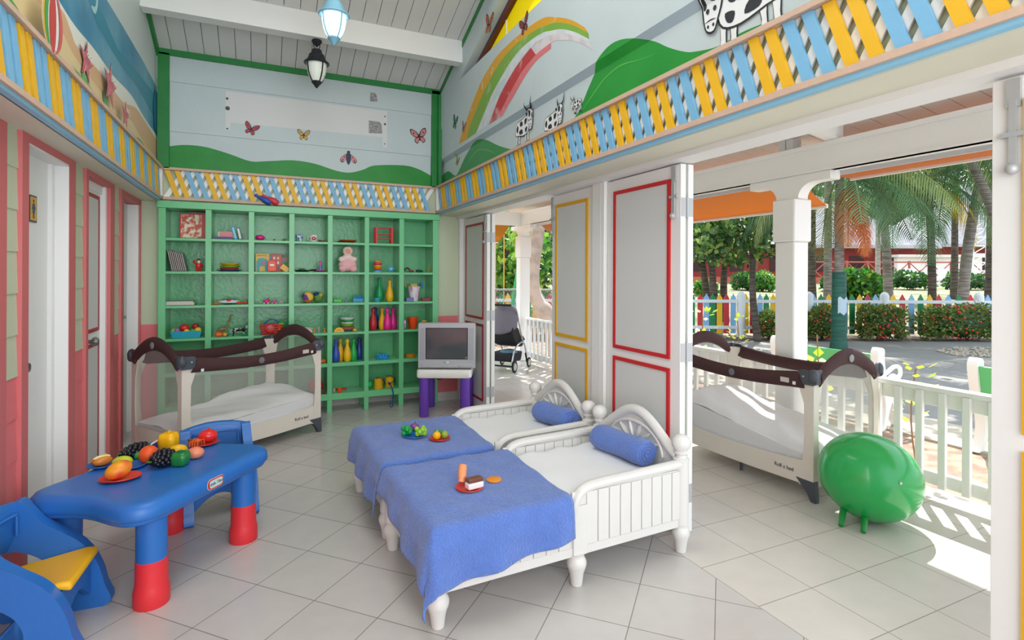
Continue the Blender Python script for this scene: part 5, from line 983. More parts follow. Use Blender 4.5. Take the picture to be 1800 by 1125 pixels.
# ================================================================= TELEVISION ON ITS TABLE
PUR = mat('#6a3fb0', .35)
e = empty('side_table', (1.71, 5.27, 0), radians(-25), 'small white topped table on four thick purple legs under the television', 'table')
for a in (-.2, .2):
    for b in (-.2, .2): m = MB(); m.lathe([(.046, 0), (.048, .004), (.048, .385)], PUR, (a, b, 0), 24); m.build('leg', e)
m = MB(); pr = rrect(.265, .265, .03, 4); m.rings([[(x*.97, y*.97, .385) for x, y in pr], [(x, y, .395) for x, y in pr], [(x, y, .455) for x, y in pr], [(x*.98, y*.98, .465) for x, y in pr]], mat('#e9e8e2', .4)); m.build('table_top', e, smooth=40)
tv = empty('television', (1.635, 5.055, .466), radians(-25), 'silver box television with dark square screen and silver side speakers', 'television')
SIL = mat('#b4b7bc', .35, 0, 60, .2); SIL2 = mat('#a3a7ad', .4, 0, 60, .3)
m = MB(); m.box(-.278, .278, 0, .05, .012, .445, SIL); m.box(-.27, .27, .005, .045, .445, .452, SIL); m.build('front_frame', tv, bevel=.008, bseg=3)
m = MB(); m.rings([[(a, .05, b) for a, b in ((-.265, .03), (.265, .03), (.265, .44), (-.265, .44))], [(a, .2, b) for a, b in ((-.25, .03), (.25, .03), (.25, .43), (-.25, .43))], [(a, .38, b) for a, b in ((-.16, .04), (.16, .04), (.16, .34), (-.16, .34))]], SIL2); m.build('rear_case', tv, smooth=0)
m = MB(); m.grid(lambda a, b: (-.198+.396*a, -.004-.006*sin(pi*a)*sin(pi*b)+.004, .105+.29*b), 16, 12, mat('#4a5052', .12, 0, 63, 0, .15, 3, .8)); m.build('screen', tv)
m = MB(); m.box(-.206, .206, -.003, 0, .097, .105, P_('#2a2c2f')); m.box(-.206, .206, -.003, 0, .395, .403, P_('#2a2c2f')); m.box(-.206, -.198, -.003, 0, .105, .395, P_('#2a2c2f')); m.box(.198, .206, -.003, 0, .105, .395, P_('#2a2c2f')); m.build('screen_surround', tv, smooth=0)
for a in (-.262, .216): m = MB(); m.box(a, a+.046, -.003, 0, .09, .40, SIL2); m.build('speaker_grille', tv)
m = MB(); m.box(-.25, .25, -.012, .01, .02, .05, SIL); m.build('control_strip', tv, bevel=.004)
m = MB(); m.ball((.01, -.003, .068), (.012, .004, .009), tWHT, 10, 6); m.build('power_button', tv); m = MB(); m.box(-.035, -.012, -.002, 0, .064, .071, P_('#8a8d92')); m.build('maker_badge', tv)
m = MB(); m.box(.12, .13, -.0135, -.012, .03, .036, P_('#33363a')); m.build('sensor', tv)
m = MB(); m.tube(smoothpts([(1.72, 5.42, .40), (1.68, 5.30, .345), (1.60, 5.2, .345), (1.55, 5.25, .383)], 5), .005, BLACK, 6); thing1(m, 'power_cable', 'black cable hanging in a loop under the white table top of the television', 'cable')

# ================================================================= TRAVEL COTS
BRN = mat('#46292a', .8, .3, 120, 0, .08, 20); CRM = mat('#ddd5c9', .8, .15, 40, 0, .04, 6); DGR = mat('#474c55', .45); NET = netmat('#d6d2cc', .24)
def cot(loc, rz, label, raise0, raise1, fabric_end=False):
    e = empty('travel_cot', loc, rz, label, 'travel cot', 'brown and cream travel cots'); L, Wd = 1.19, .68
    H = .80
    for x, sx_ in ((0, 1), (L, -1)):
        for y, sy_ in ((0, 1), (Wd, -1)):
            m = MB(); R = []
            for z, k in ((.09, .06), (.2, .048), (.4, .038), (.6, .04), (.74, .07), (.78, .075)):
                R.append([(x, y, z), (x+sx_*k*1.6, y, z), (x+sx_*k*1.6, y+sy_*.004, z), (x+sx_*.03, y+sy_*.03, z), (x+sx_*.004, y+sy_*k*1.3, z), (x, y+sy_*k*1.3, z)])
            m.rings(R, CRM); m.build('corner_post', e, smooth=60)
            m = MB(); m.prism(rrect(.062, .045, .03, 5), DGR, -.012, .0, 'y', Matrix.Translation((x+sx_*.035, y if sy_ > 0 else y+.012, H-.035))); m.prism(rrect(.048, .045, .03, 5), DGR, 0, .014, 'x', Matrix.Translation((x-(.014 if sx_ > 0 else 0), y+sy_*.035, H-.03))); m.ball((x, y, H-.025), (.03, .03, .045), DGR, 14, 8)
            cn = m.build('corner_cap', e, bevel=.003)
            m = MB(); m.cyl((x+sx_*.06, y-(.016 if sy_ > 0 else -.016), H-.03), (x+sx_*.06, y, H-.03), .006, ALU, seg=10); m.build('rivet', cn)
    for y, s in ((0, -1), (Wd, 1)):          # long padded rails
        R = []
        for k in range(17):
            t = k/16; x = .09+t*(L-.18); dz = -.035*sin(pi*t); w = .052-.008*sin(pi*t)
            R.append([(x+ (0 if j not in (0, 1, 7) else (-.03 if k == 0 else .03 if k == 16 else 0)), y+.022*cos(a)*(-s)*-1, H-.055+dz+w*sin(a)) for j, a in enumerate([-pi/2+q*pi/4 for q in range(8)])])
        m = MB(); m.rings(R, BRN); rl = m.build('long_rail', e, smooth=50)
        m = MB(); m.lathe([(.024, 0), (.024, .004), (.014, .007), (.001, .007)], P_('#6d7076'), (L/2, y+s*.023, H-.088), 18, (0, s, 0)); m.build('hinge_button', rl)
        if s < 0:
            m = MB(); m.box(L-.21, L-.15, y-.025, y-.022, H-.085, H-.055, P_('#cfc6bb')); m.build('warning_label', rl); m = MB(); m.box(L-.125, L-.105, y-.025, y-.022, H-.09, H-.07, tWHT); m.build('care_tag', rl)
            m = MB(); m.box(.12, .14, y-.025, y-.022, H-.105, H-.085, tWHT); m.build('care_tag', rl)
    for x, s in ((0, -1), (L, 1)):           # arched end rails
        R = []
        for k in range(17):
            t = k/16; y = .05+t*(Wd-.1); zc = H-.045+.125*sin(pi*t)**.8*(1 if 0 < t < 1 else 0); w = .05
            R.append([(x+.022*cos(a), y, zc+w*sin(a)) for a in [-pi/2+q*pi/4 for q in range(8)]])
        m = MB(); m.rings(R, BRN); rl = m.build('end_rail', e, smooth=50)
        m = MB(); m.lathe([(.024, 0), (.024, .004), (.014, .007), (.001, .007)], P_('#8a8d92'), (x+s*.023, Wd/2, H+.07), 18, (s, 0, 0)); m.build('hinge_button', rl)
    for y in (.006, Wd-.006):
        m = MB(); m.grid(lambda a, b: (.03+a*(L-.06), y, .24+b*(H-.10-.035*sin(pi*a)-.24)), 12, 2, NET); m.build('mesh_panel', e)
    for x in (.006, L-.006):
        m = MB(); m.grid(lambda a, b: (x, .03+a*(Wd-.06), .24+b*(H-.08+.12*sin(pi*a)-.24)), 12, 2, NET); m.build('mesh_panel', e)
    m = MB()
    def bz(t): return .10-.012*sin(pi*t)
    for y in (.001, Wd-.001): m.grid(lambda a, b: (a*L, y, bz(a)+b*(.25-bz(a)+.03*sin(pi*a)*(-1))), 16, 3, CRM)
    for x in (.001, L-.001): m.grid(lambda a, b: (x, a*Wd, .10+b*.15), 6, 3, CRM if not fabric_end else mix2('#d9d6cf', '#8fb5ac', 26, .55, .62, .8))
    m.grid(lambda a, b: (a*L, b*Wd, .10), 2, 2, CRM); m.build('lower_fabric', e, smooth=50)
    r2 = random.Random(7)
    def mz(a): return raise0+(raise1-raise0)*a+.0*a
    def top(a, b):
        x, y = .03+a*(L-.06), .025+b*(Wd-.05); k = min(1, min(a*12, (1-a)*12, b*8, (1-b)*8)); wv = .01*sin(7*a+3*b)+.007*sin(13*b+9*a*a)+.004*sin(31*a+17*b)
        bump = .04*max(0, 1-((a-(.12 if raise0 > raise1 else .8))/.35)**2)*max(0, 1-((b-.7)/.6)**2)
        return (x, y, mz(a)-.04*(1-k)**2+wv+bump)
    m = MB(); m.grid(top, 44, 26, SHEET)
    P0 = [(.03, .025), (L-.03, .025), (L-.03, Wd-.025), (.03, Wd-.025)]; m.rings([[(x, y, .115) for x, y in P0], [(x, y, (raise0 if x < .5 else raise1)-.035) for x, y in P0]], SHEET); m.build('mattress', e, smooth=70)
    for y in (.02, Wd-.02):
        m = MB(); m.rings([[(L+.015, y-.018, 0), (L-.02, y-.018, 0), (L-.02, y+.018, 0), (L+.015, y+.018, 0)], [(L+.012, y-.02, .05), (L-.045, y-.02, .05), (L-.045, y+.02, .05), (L+.012, y+.02, .05)], [(L+.004, y-.022, .13), (L-.12, y-.022, .13), (L-.12, y+.022, .13), (L+.004, y+.022, .13)]], DGR); m.build('foot', e, bevel=.004, smooth=50)
        m = MB(); m.cyl((.03, y-.012, .035), (.03, y+.012, .035), .035, DGR); m.box(.015, .045, y-.016, y+.016, .04, .12, DGR); m.build('castor', e)
    m = MB(); m.tube(smoothpts([(L/2-.015, .09, .115), (L/2, .085, .09), (L/2, .08, .05), (L/2, .08, 0)], 3), .011, DGR, 8); m.build('centre_leg', e); m = MB(); m.tube(smoothpts([(L/2-.015, Wd-.09, .115), (L/2, Wd-.085, .09), (L/2, Wd-.08, .05), (L/2, Wd-.08, 0)], 3), .011, DGR, 8); m.build('centre_leg', e)
    text('Roll a bed', 'printed_lettering', .034, P_('#3a4048'), e, Matrix.Translation((L-.2, -.0012, .165)) @ Matrix.Rotation(pi/2, 4, 'X'))
    return e
cot((-.50, 4.36, 0), radians(34.9), 'left travel cot in front of the green shelf unit', .30, .36)
c2 = cot((3.02, 3.43, 0), radians(-87.6), 'right travel cot on the terrace beside the railing', .46, .30, True)
m = MB(); T = Matrix.Translation((.055, -.0012, .185)) @ Matrix.Rotation(pi/2, 4, 'X')
m.tube([T @ V(.05*cos(a), .02*sin(a), 0) for a in [k*pi/10 for k in range(20)]], .0018, P_('#3a4048'), 5, True); bd = m.build('brand_oval', c2); text('GRACO', 'brand_lettering', .024, P_('#3a4048'), bd, T)

# ================================================================= GREEN BALL WITH FEET
GB = mat('#16a850', .22, .02, 10, 0, .04, 3, .5, .3)
ex = V(cos(TH), -sin(TH), 0)
e = empty('bouncy_ball', (3.157, 1.958, 0), 0, 'large green egg shaped ball on small stick feet beside the right travel cot', 'ball')
R = Matrix.Rotation(-TH, 3, 'Z') @ Matrix.Rotation(radians(24), 3, 'Y')
m = MB(); m.ball((0, 0, .25), (.272, .235, .24), GB, 40, 26, R); m.build('ball_body', e, smooth=80)
for q in ((-.16, .045), (-.125, -.055)):
    m = MB(); m.tube([(q[0]+.04, q[1]+.02, .10), (q[0]-.03, q[1]-.015, .055), (q[0]-.08, q[1]-.04, .013)], [.02, .017, .0135], mat('#138a3c', .35), 12); m.build('stick_foot', e)
m = MB(); p = V(-sin(TH), -cos(TH), 0)*.232+ex*.012+V(0, 0, .30); m.ball(p, .007, tWHT, 10, 6); m.build('valve', e)

# ================================================================= STROLLER
BLK = mat('#17181d', .8, .2, 80); GRYF = mat('#75707b', .85, .3, 60, 0, .06, 8); SILV = mat('#b9bcbf', .3, 0, 60, .7)
st = empty('stroller', (3.28, 7.25, 0), atan2(.66, .75), 'grey hooded black stroller with silver frame at the far end of the terrace', 'stroller')
for x, y, r in ((-.25, -.22, .085), (-.25, .22, .085), (.28, -.22, .075), (.28, .22, .075)):
    m = MB(); m.tube([(x+r*.85*cos(t*pi/10), y, r+r*.85*sin(t*pi/10)) for t in range(20)], r*.15, BLK, 8, True); wl = m.build('wheel', st)
    m = MB(); m.cyl((x, y-.012, r), (x, y+.012, r), r*.62, P_('#c9c5bd')); m.build('hub', wl)
    m = MB(); m.tube([(x, y*.86, r), (x+(.0 if x < 0 else -.03), y*.86, r+.08), (x+(.02 if x < 0 else -.06), y*.86, r+.14)], .014, BLK, 8); m.build('fork', st)
m = MB(); m.cyl((-.25, -.2, .085), (-.25, .2, .085), .012, BLK); m.build('rear_axle', st)
for s in (-1, 1):
    m = MB(); m.tube(smoothpts([(-.27, s*.19, .15), (-.2, s*.2, .32), (-.02, s*.21, .40), (.14, s*.2, .37), (.24, s*.19, .22)], 4), .012, SILV, 8); m.build('side_frame', st)
    m = MB(); m.tube(smoothpts([(.1, s*.2, .40), (-.03, s*.2, .62), (-.07, s*.19, .78), (-.13, s*.18, .90), (-.25, s*.16, .95)], 4), .012, SILV, 8); m.build('handle_tube', st)
m = MB(); m.cyl((-.25, -.16, .95), (-.25, .16, .95), .016, BLK); m.build('handle_bar', st)
m = MB()
def hood(a, b):
    th = -.35+a*2.35; ph = (b-.5)*pi*.96; r = .285
    return (-.14-r*sin(th)*cos(ph)*1.0+.05, .19*sin(ph)*1.05, .66+r*cos(th)*cos(ph*.9)*1.0)
m.grid(hood, 14, 16, GRYF); m.build('hood', st, smooth=70, solid=.01)
m = MB(); m.rings([[(-.26, s*.18, .55) for s in (-1, 1)]+[(-.2, s*.18, .72) for s in (1, -1)], [(-.1, s*.18, .38) for s in (-1, 1)]+[(.0, s*.18, .60) for s in (1, -1)], [(.06, s*.18, .33) for s in (-1, 1)]+[(.12, s*.18, .42) for s in (1, -1)], [(.2, s*.16, .32) for s in (-1, 1)]+[(.2, s*.16, .38) for s in (1, -1)]], BLK); m.build('seat', st, bevel=.02)
m = MB(); m.rings([[(-.22, s*.17, .14) for s in (-1, 1)]+[(-.27, s*.18, .27) for s in (1, -1)], [(.1, s*.17, .12) for s in (-1, 1)]+[(.14, s*.18, .26) for s in (1, -1)]], mat('#23232a', .8)); m.build('basket', st, bevel=.02)
m = MB(); m.ball((-.08, -.05, .26), (.14, .13, .05), mat('#5b8296', .9)); thing1(m, 'folded_cloth', 'grey blue cloth stuffed in the basket under the stroller seat', 'cloth', loc=(3.28, 7.25, 0), rz=atan2(.66, .75))
m = MB(); m.tube([(.2, -.17, .42), (.27, -.12, .45), (.28, 0, .46), (.27, .12, .45), (.2, .17, .42)], .016, BLK, 8); m.build('bumper_bar', st)

# ================================================================= OUTSIDE: ground
GZ = -.1
def gz(D):
    P = [(0, GZ), (13.6, GZ), (15.5, .25), (18, .55), (25, .75), (40, 1.0), (90, 1.6)]
    for (a, za), (b, zb) in zip(P, P[1:]):
        if D <= b: return za+(zb-za)*(D-a)/(b-a)
    return P[-1][1]
def dep(x, y): return x*sin(TH)+y*cos(TH)
DIRT = mix2('#8a7466', '#b49a86', 7, .4, .62, .95, bump=.5); SANDG = mix2('#877b68', '#b9ab90', 2.2, .38, .62, .95, bump=.4); GRASS = mix2('#5c6b3c', '#a2977a', 1.3, .4, .6, .95, bump=.4); PAVE = mat('#858380', .85, .2, 60, 0, .12, 1.2); PAVE2 = mat('#b3a999', .85, .2, 60, 0, .08, 2)
m = MB(); cols = [(-14+2.0*i) for i in range(50)]; g = []
Ds = [0, 3, 6, 9, 12, 13.6, 14.5, 15.5, 17, 19, 22, 26, 31, 37, 45, 60, 90]
def Wl(l, D): return (D*sin(TH)+l*cos(TH), D*cos(TH)-l*sin(TH))
for D in Ds:
    row = []
    for i in range(41):
        l = (-1+i/20)*(D*1.4+22); x, y = Wl(l, D); row.append(m.bm.verts.new((x, y, gz(D)-(.0 if D > 0 else 0)-.0)))
    g.append(row)
for i in range(len(Ds)-1):
    for j in range(40):
        c = (g[i][j].co+g[i+1][j+1].co)/2; near = Ds[i] < 13
        if c.x < 4.02 and c.y < 9 and c.x > -4 and Ds[i] < 12 and False: continue
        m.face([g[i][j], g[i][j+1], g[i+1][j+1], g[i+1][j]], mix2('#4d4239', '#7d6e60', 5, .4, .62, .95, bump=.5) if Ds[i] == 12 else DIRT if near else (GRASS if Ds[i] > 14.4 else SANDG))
for v in m.bm.verts:
    if v.co.z <= GZ+.001: v.co.z -= .02
tag(m.build('garden_ground', smooth=30), kind='structure')
m = MB(); m.prism([(6.35, -3), (6.35, 7.0), (6.7, 9.2), (7.6, 10.6), (8.4, 10.2), Wl(3.2, 12.2), Wl(10.5, 12.4), Wl(16, 12.2), Wl(16, 3), (16, -3)], PAVE, GZ-.05, GZ-.005, 'z'); m.prism([(5.56, -3), (6.35, -3), (6.35, 7.0), (5.56, 7.0)], PAVE2, GZ-.05, GZ+.0, 'z')
tag(m.build('path', smooth=0), kind='structure')
m = MB(); m.box(4.0, 4.02, NB, 8.45, GZ-.1, 0, WHITE2); m.box(-1.5, 4.0, 8.45, 8.5, GZ-.1, 0, WHITE2); tag(m.build('terrace_edge', smooth=0), kind='structure')
# pebble patch beside the path
m = MB(); c = Wl(9.2, 10.6); r2 = random.Random(2)
for k in range(260):
    a, r = r2.random()*6.28, .75*sqrt(r2.random()); m.ball((c[0]+r*cos(a)*1.3, c[1]+r*sin(a)*.8, GZ+.01), (.035, .03, .02), PAVE2, 6, 4)
tag(m.build('pebbles'), 'round patch of pale pebbles on the grey path near the flowering hedge', 'pebbles', None, 'stuff')

# ================================================================= picket fence
FD = 13.1
pcol = {'r': mat('#c7303a', .5), 'b': mat('#86b5e0', .5), 'g': mat('#15824a', .5), 'y': mat('#eebc1c', .5), 'w': mat('#dfe3e6', .5)}
fx, fy = W(1229, FD); fe = empty('picket_fence', (fx, fy, GZ), -TH, 'garden fence of red, blue, green and yellow pickets between white rails', 'fence')
def lf(u): return (u-1229)/FPX*FD
seq = {1231: 'r', 1242: 'b', 1253: 'g', 1265: 'y', 1277: 'r', 1289: 'b', 1303: 'W', 1311: 'y', 1323: 'r', 1336: 'b', 1347: 'g', 1359: 'y', 1371: 'r', 1383: 'b', 1395: 'g', 1407: 'y', 1422: 'W', 1430: 'b', 1443: 'g', 1457: 'y', 1471: 'r', 1485: 'b', 1498: 'g', 1511: 'y', 1525: 'r', 1539: 'b', 1555: 'W', 1570: 'y', 1586: 'r', 1602: 'b', 1618: 'g', 1634: 'y', 1650: 'r', 1667: 'b', 1685: 'g', 1706: 'r', 1721: 'W', 1736: 'b', 1752: 'g', 1768: 'y', 1784: 'r'}
for u in range(1217, 860, -12): seq[u] = 'rgyb'[(u//12) % 4]
for u, c in sorted(seq.items()):
    x = lf(u)
    if c == 'W':
        m = MB(); m.lathe([(.10, 0), (.10, 1.0), (.085, 1.04), (.05, 1.08), (.002, 1.1)], pcol['w'], (x, 0, 0), 16); m.build('post', fe)
    else:
        m = MB(); m.prism([(x-.062, .08), (x+.062, .08), (x+.062, .93), (x+.03, .98), (x, 1.04), (x-.03, .98), (x-.062, .93)], pcol[c], -.02, .01, 'y'); m.build('picket', fe, smooth=0)
for z in (.19, .82): m = MB(); m.box(lf(870), lf(1800), -.05, -.02, z, z+.075, pcol['w']); m.build('rail', fe, smooth=0)

# ================================================================= plants
def leafpoly(m, p, d, n, L, w, mt):
    """a folded leaf from p along d"""
    s = d.cross(n).normalized()*w; q = p+d*L*.5; m.face(m.vs([p, q+s, p+d*L, q-s]), mt)
def rdir(r): 
    while True:
        v = V(r.uniform(-1, 1), r.uniform(-1, 1), r.uniform(-1, 1))
        if .05 < v.length < 1: return v.normalized()
def bush(name, loc, size, n, L, mats, label, cat, group=None, seed=1, flower=None, nfl=0, stems=0):
    r = random.Random(seed); e = empty(name, loc, -TH, label, cat, group); m = MB(); m.nocalc = 1
    for k in range(n):
        d = rdir(r); rr = r.uniform(.72, 1.0)
        if d.z < -.75: continue
        lump = 1+.13*sin(5*d.x+seed)+.1*sin(7*d.z+4*d.y); p = V(d.x*abs(d.x)**-.25 if abs(d.x) > .01 else 0, d.y, d.z*abs(d.z)**-.3 if abs(d.z) > .01 else 0)
        p = V(p.x*size[0]*rr*lump, p.y*size[1]*rr*lump, size[2]+p.z*size[2]*rr*lump)
        if p.z < .01: p.z = .02
        leafpoly(m, p, (d*.6+rdir(r)).normalized(), rdir(r), L*r.uniform(.7, 1.3), L*.32, mats[0] if r.random() < .6 else r.choice(mats))
    m.build('foliage', e, smooth=0)
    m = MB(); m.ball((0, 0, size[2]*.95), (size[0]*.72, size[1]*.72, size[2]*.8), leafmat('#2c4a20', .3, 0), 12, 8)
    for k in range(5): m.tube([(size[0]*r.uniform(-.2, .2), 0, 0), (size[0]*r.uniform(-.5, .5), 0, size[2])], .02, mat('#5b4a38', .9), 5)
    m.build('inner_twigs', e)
    if flower:
        m = MB()
        for k in range(nfl):
            d = rdir(r); d.y = -abs(d.y)*.9-.1; d.normalize(); p = V(d.x*size[0]*1.02, d.y*size[1]*1.05, size[2]*(1+d.z*.95)); m.ball(p, L*.36, flower, 6, 4)
        m.build('blossoms', e, smooth=60); bpy.data.objects[-1] if False else None
        e.children[-1]['kind'] = 'stuff'
    return e
LG = [leafmat('#4f8a35'), leafmat('#7fb043'), leafmat('#356b2c'), leafmat('#a8bf4a')]
HG = [leafmat('#66823a', .3, .2), leafmat('#a0924a', .3, .2), leafmat('#4a7034', .3, .2), leafmat('#93a550', .3, .2), leafmat('#8d6a42', .3, .2)]
DG = [leafmat('#2f5a28'), leafmat('#47803a'), leafmat('#6a9a3f')]
YG = [leafmat('#d3dc3a', .15, .5), leafmat('#a9cc3a', .15, .5)]
FL = mat('#d4422a', .6)
def at(u, D, z=None): x, y = W(u, D); return (x, y, gz(D) if z is None else z)
for i, (u, hw, h, lb) in enumerate(((1549, 43, 66, 'boxy hedge with orange red flowers between the painted palm and the wide hedge'), (1690, 82, 66, 'wide hedge with orange red flowers at the right, in front of the fence'), (1445, 26, 62, 'narrow hedge with orange red flowers beside the painted palm trunk'), (1352, 16, 50, 'small flowering hedge in front of the fence, left of the white column'))):
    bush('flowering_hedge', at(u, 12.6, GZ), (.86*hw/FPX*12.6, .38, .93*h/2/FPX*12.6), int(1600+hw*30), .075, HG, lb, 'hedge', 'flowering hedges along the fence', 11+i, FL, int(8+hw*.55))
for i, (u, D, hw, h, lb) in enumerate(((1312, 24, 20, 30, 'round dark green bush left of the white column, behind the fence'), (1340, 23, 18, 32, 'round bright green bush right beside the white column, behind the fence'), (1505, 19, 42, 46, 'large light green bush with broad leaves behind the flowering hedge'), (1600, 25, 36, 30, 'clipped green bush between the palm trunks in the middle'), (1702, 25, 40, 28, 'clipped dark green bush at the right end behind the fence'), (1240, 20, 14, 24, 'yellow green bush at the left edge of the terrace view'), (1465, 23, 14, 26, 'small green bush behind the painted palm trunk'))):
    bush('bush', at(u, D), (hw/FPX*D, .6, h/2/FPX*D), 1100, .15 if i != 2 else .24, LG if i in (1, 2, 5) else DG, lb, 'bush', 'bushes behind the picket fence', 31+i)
BARK = mix2('#6f6760', '#9c9389', 3, .4, .6, .9, vec=(1, 1, 14)); BARK2 = mix2('#8c8780', '#b5aca2', 3, .4, .6, .9, vec=(1, 1, 10)); BARKD = mix2('#3d352f', '#655a50', 3, .4, .6, .9, vec=(1, 1, 12))
FROND = [leafmat('#456b46', .3, .2), leafmat('#63855a', .3, .2), leafmat('#4c7244', .3, .25), leafmat('#86975a', .3, .3)]
def frond(m, base, az, L, lift, droop, mt, w=.42, n=42, seg=None):
    """one feathery palm leaf: midrib curve with drooping leaflets"""
    pts = []; p = Vector(base); el = lift; st = L/14
    for k in range(15):
        pts.append(p.copy()); p = p+V(cos(az)*cos(el), sin(az)*cos(el), sin(el))*st; el -= droop/14
    m.tube(pts, [.018*(1-.85*k/14)+.003 for k in range(15)], mt, 5)
    side = V(-sin(az), cos(az), 0)
    for k in range(n):
        t = .12+.88*k/n; f = t*14; i = min(int(f), 13); q = pts[i].lerp(pts[i+1], f-i); tan = (pts[i+1]-pts[i]).normalized()
        wl = w*1.15*sin(pi*min(1, .15+t*.85))**.6*(1-.2*t)
        for s in (-1, 1):
            d = (side*s*.8+tan*.55+V(0, 0, -.28-.25*rnd.random())).normalized(); mid = q+d*wl*.55+V(0, 0, .01); tip = q+d*wl+V(0, 0, -wl*.28); ww = tan*.016+V(0, 0, .004)
            m.face(m.vs([q-ww, q+ww, mid+ww*1.1, mid-ww*1.1]), mt); m.face(m.vs([mid-ww*1.1, mid+ww*1.1, tip]), mt)
def palm(u, D, h, r, label, nf, L, bark=BARK, lean=(0, 0), seed=1, mats=None, lo=-.5, hi=1.1, base=None, skip=None):
    global rnd
    rnd = random.Random(seed); b = at(u, D) if base is None else base; e = empty('palm_tree', b, 0, label, 'palm tree', 'palm trees in the garden')
    pts = [V(lean[0]*t*t, lean[1]*t*t, h*t) for t in [k/10 for k in range(11)]]
    m = MB(); R = []
    rr = []
    for k in range(int(h/.11)):
        t = k/int(h/.11); c = V(lean[0]*t*t, lean[1]*t*t, h*t); q = .72*r*(1.3-.3*min(1, t*6))*(1-.25*t)*(1+.035*(k % 2)); R.append([c+V(q*cos(a), q*sin(a), 0) for a in [j*2*pi/12 for j in range(12)]])
    m.rings(R, bark); m.build('trunk', e, smooth=50)
    top = pts[-1]; mats = mats or FROND
    for k in range(nf):
        az = 2*pi*k/nf+rnd.uniform(-.25, .25); lift = rnd.uniform(lo, hi)
        m = MB(); m.nocalc = 1; frond(m, top, az, L*rnd.uniform(.85, 1.1), lift, rnd.uniform(1.0, 1.9), rnd.choice(mats), w=L*.24); m.build('frond', e, smooth=0)
    return e
GP = mix2('#174a3c', '#24604f', 3, .4, .6, .6, vec=(1, 1, 12))
pp = palm(1475, 11.0, 3.6, .135, 'near palm with green painted trunk and one orange dead frond hanging down', 22, 2.7, bark=BARK, seed=4, lo=-.2, hi=1.2, lean=(.15, .1))
tr = [c for c in pp.children if c.name.startswith('trunk')][0]
m = MB(); m.lathe([(.17, 0), (.14, .25), (.135, .8), (.13, 1.55), (.128, 1.56)], GP, (0, 0, 0), 20); m.build('green_painted_band', pp)
m = MB(); T = Matrix.Rotation(-TH, 4, 'Z'); m.M = T; m.grid(lambda a, b: (.138*sin((a-.45)*1.5), -.138*cos((a-.45)*1.5), .72+.32*b+.03*sin(9*a)), 6, 4, mat('#b9cbd6', .7)); m.build('white_paint_splash', pp)
ORF = [leafmat('#d9752e', .3, .35), leafmat('#c98a55', .3, .35)]
rnd = random.Random(9)
m = MB(); m.nocalc = 1; top_ = V(.15, -.1, 3.5)
for k, (az, mt, L, lf_, dr) in enumerate(((-2.0, ORF[0], 1.75, -1.05, .45), (-1.6, ORF[0], 1.6, -1.15, .35), (-2.6, ORF[1], 1.5, -1.2, .3))):
    m = MB(); m.nocalc = 1; frond(m, top_, az, L, lf_, dr, mt, w=.42, n=46); m.build('dead_frond', pp, smooth=0)
YF = FROND+[leafmat('#d1b023', .2, .5)]
palm(1560, 15.5, 4.6, .17, 'palm with pale ringed trunk right of the painted one', 15, 2.7, seed=7, base=at(1562, 15.5), lean=(-.5, .1), lo=-.4)
palm(1453, 15.0, 5.0, .15, 'palm trunk just left of the painted trunk', 9, 2.3, seed=8, base=at(1455, 15.0), lo=-.2)
palm(1637, 14.6, 3.9, .14, 'slim dark palm trunk in the middle of the right bay', 17, 2.7, bark=BARKD, seed=12, base=at(1639, 14.6), lean=(-.2, 0), mats=YF, lo=-.5)
palm(1678, 19, 4.6, .15, 'slim dark palm farther back beside the dark trunk', 10, 2.4, bark=BARKD, seed=13, base=at(1678, 19), mats=YF)
palm(1690, 14.2, 5.2, .18, 'thick leaning palm trunk near the right frame', 18, 3.0, seed=14, base=at(1692, 14.2), lean=(.75, -.35), lo=-.6)
palm(1745, 16.5, 5.0, .2, 'palm trunk at the right edge of the opening', 15, 2.9, bark=BARKD, seed=15, base=at(1742, 16.5), lo=-.5, lean=(.2, 0))
palm(1543, 21, 4.4, .13, 'thin pale palm behind the ringed trunk', 8, 2.2, bark=BARK2, seed=16, base=at(1543, 21))
palm(1430, 17, 5.4, .16, 'dark palm trunk beside the white column', 10, 2.4, bark=BARKD, seed=17, base=at(1427, 17), lo=-.3)
palm(1760, 12.4, 4.3, .15, 'palm whose trunk base hides behind the wide flowering hedge', 14, 2.6, seed=21, base=at(1790, 10.8, GZ), lean=(-.9, .6), lo=-.6, hi=.8)
# broad leaved trees
def tree(u, D, h, r, crown, n, L, mats, bark, label, lean=(0, 0), seed=1, branches=6, name='tree'):
    g = random.Random(seed); b = at(u, D); e = empty(name, b, -TH, label, 'tree', 'trees around the garden')
    m = MB(); tp = [V(lean[0]*t+.08*sin(5*t+seed), lean[1]*t, h*t) for t in [k/8 for k in range(9)]]; m.tube(tp, [r*(1.2-.6*k/8) for k in range(9)], bark, 10)
    for k in range(branches):
        a = g.uniform(0, 6.28); s = tp[4+k % 4]; c = crown[k % len(crown)]; m.tube([s, s.lerp(V(*c[0]), .5)+V(.1*cos(a), .1*sin(a), .1), V(*c[0])], [r*.4, r*.25, r*.1], bark, 6)
    m.build('trunk', e, smooth=60)
    m = MB(); m.nocalc = 1; k = 0
    for c, s in crown:
        for q in range(int(n/len(crown))):
            d = rdir(g); p = V(*c)+V(d.x*s[0], d.y*s[1], d.z*s[2])*(g.random()**.4); leafpoly(m, p, (rdir(g)+V(0, 0, -.4)).normalized(), rdir(g), L*g.uniform(.6, 1.3), L*.38, g.choice(mats))
    m.build('foliage', e, smooth=0); return e
SG = [leafmat('#3d6a34', .3, .3), leafmat('#64883f', .3, .35), leafmat('#2b5028', .3, .25), leafmat('#8fa550', .3, .4)]
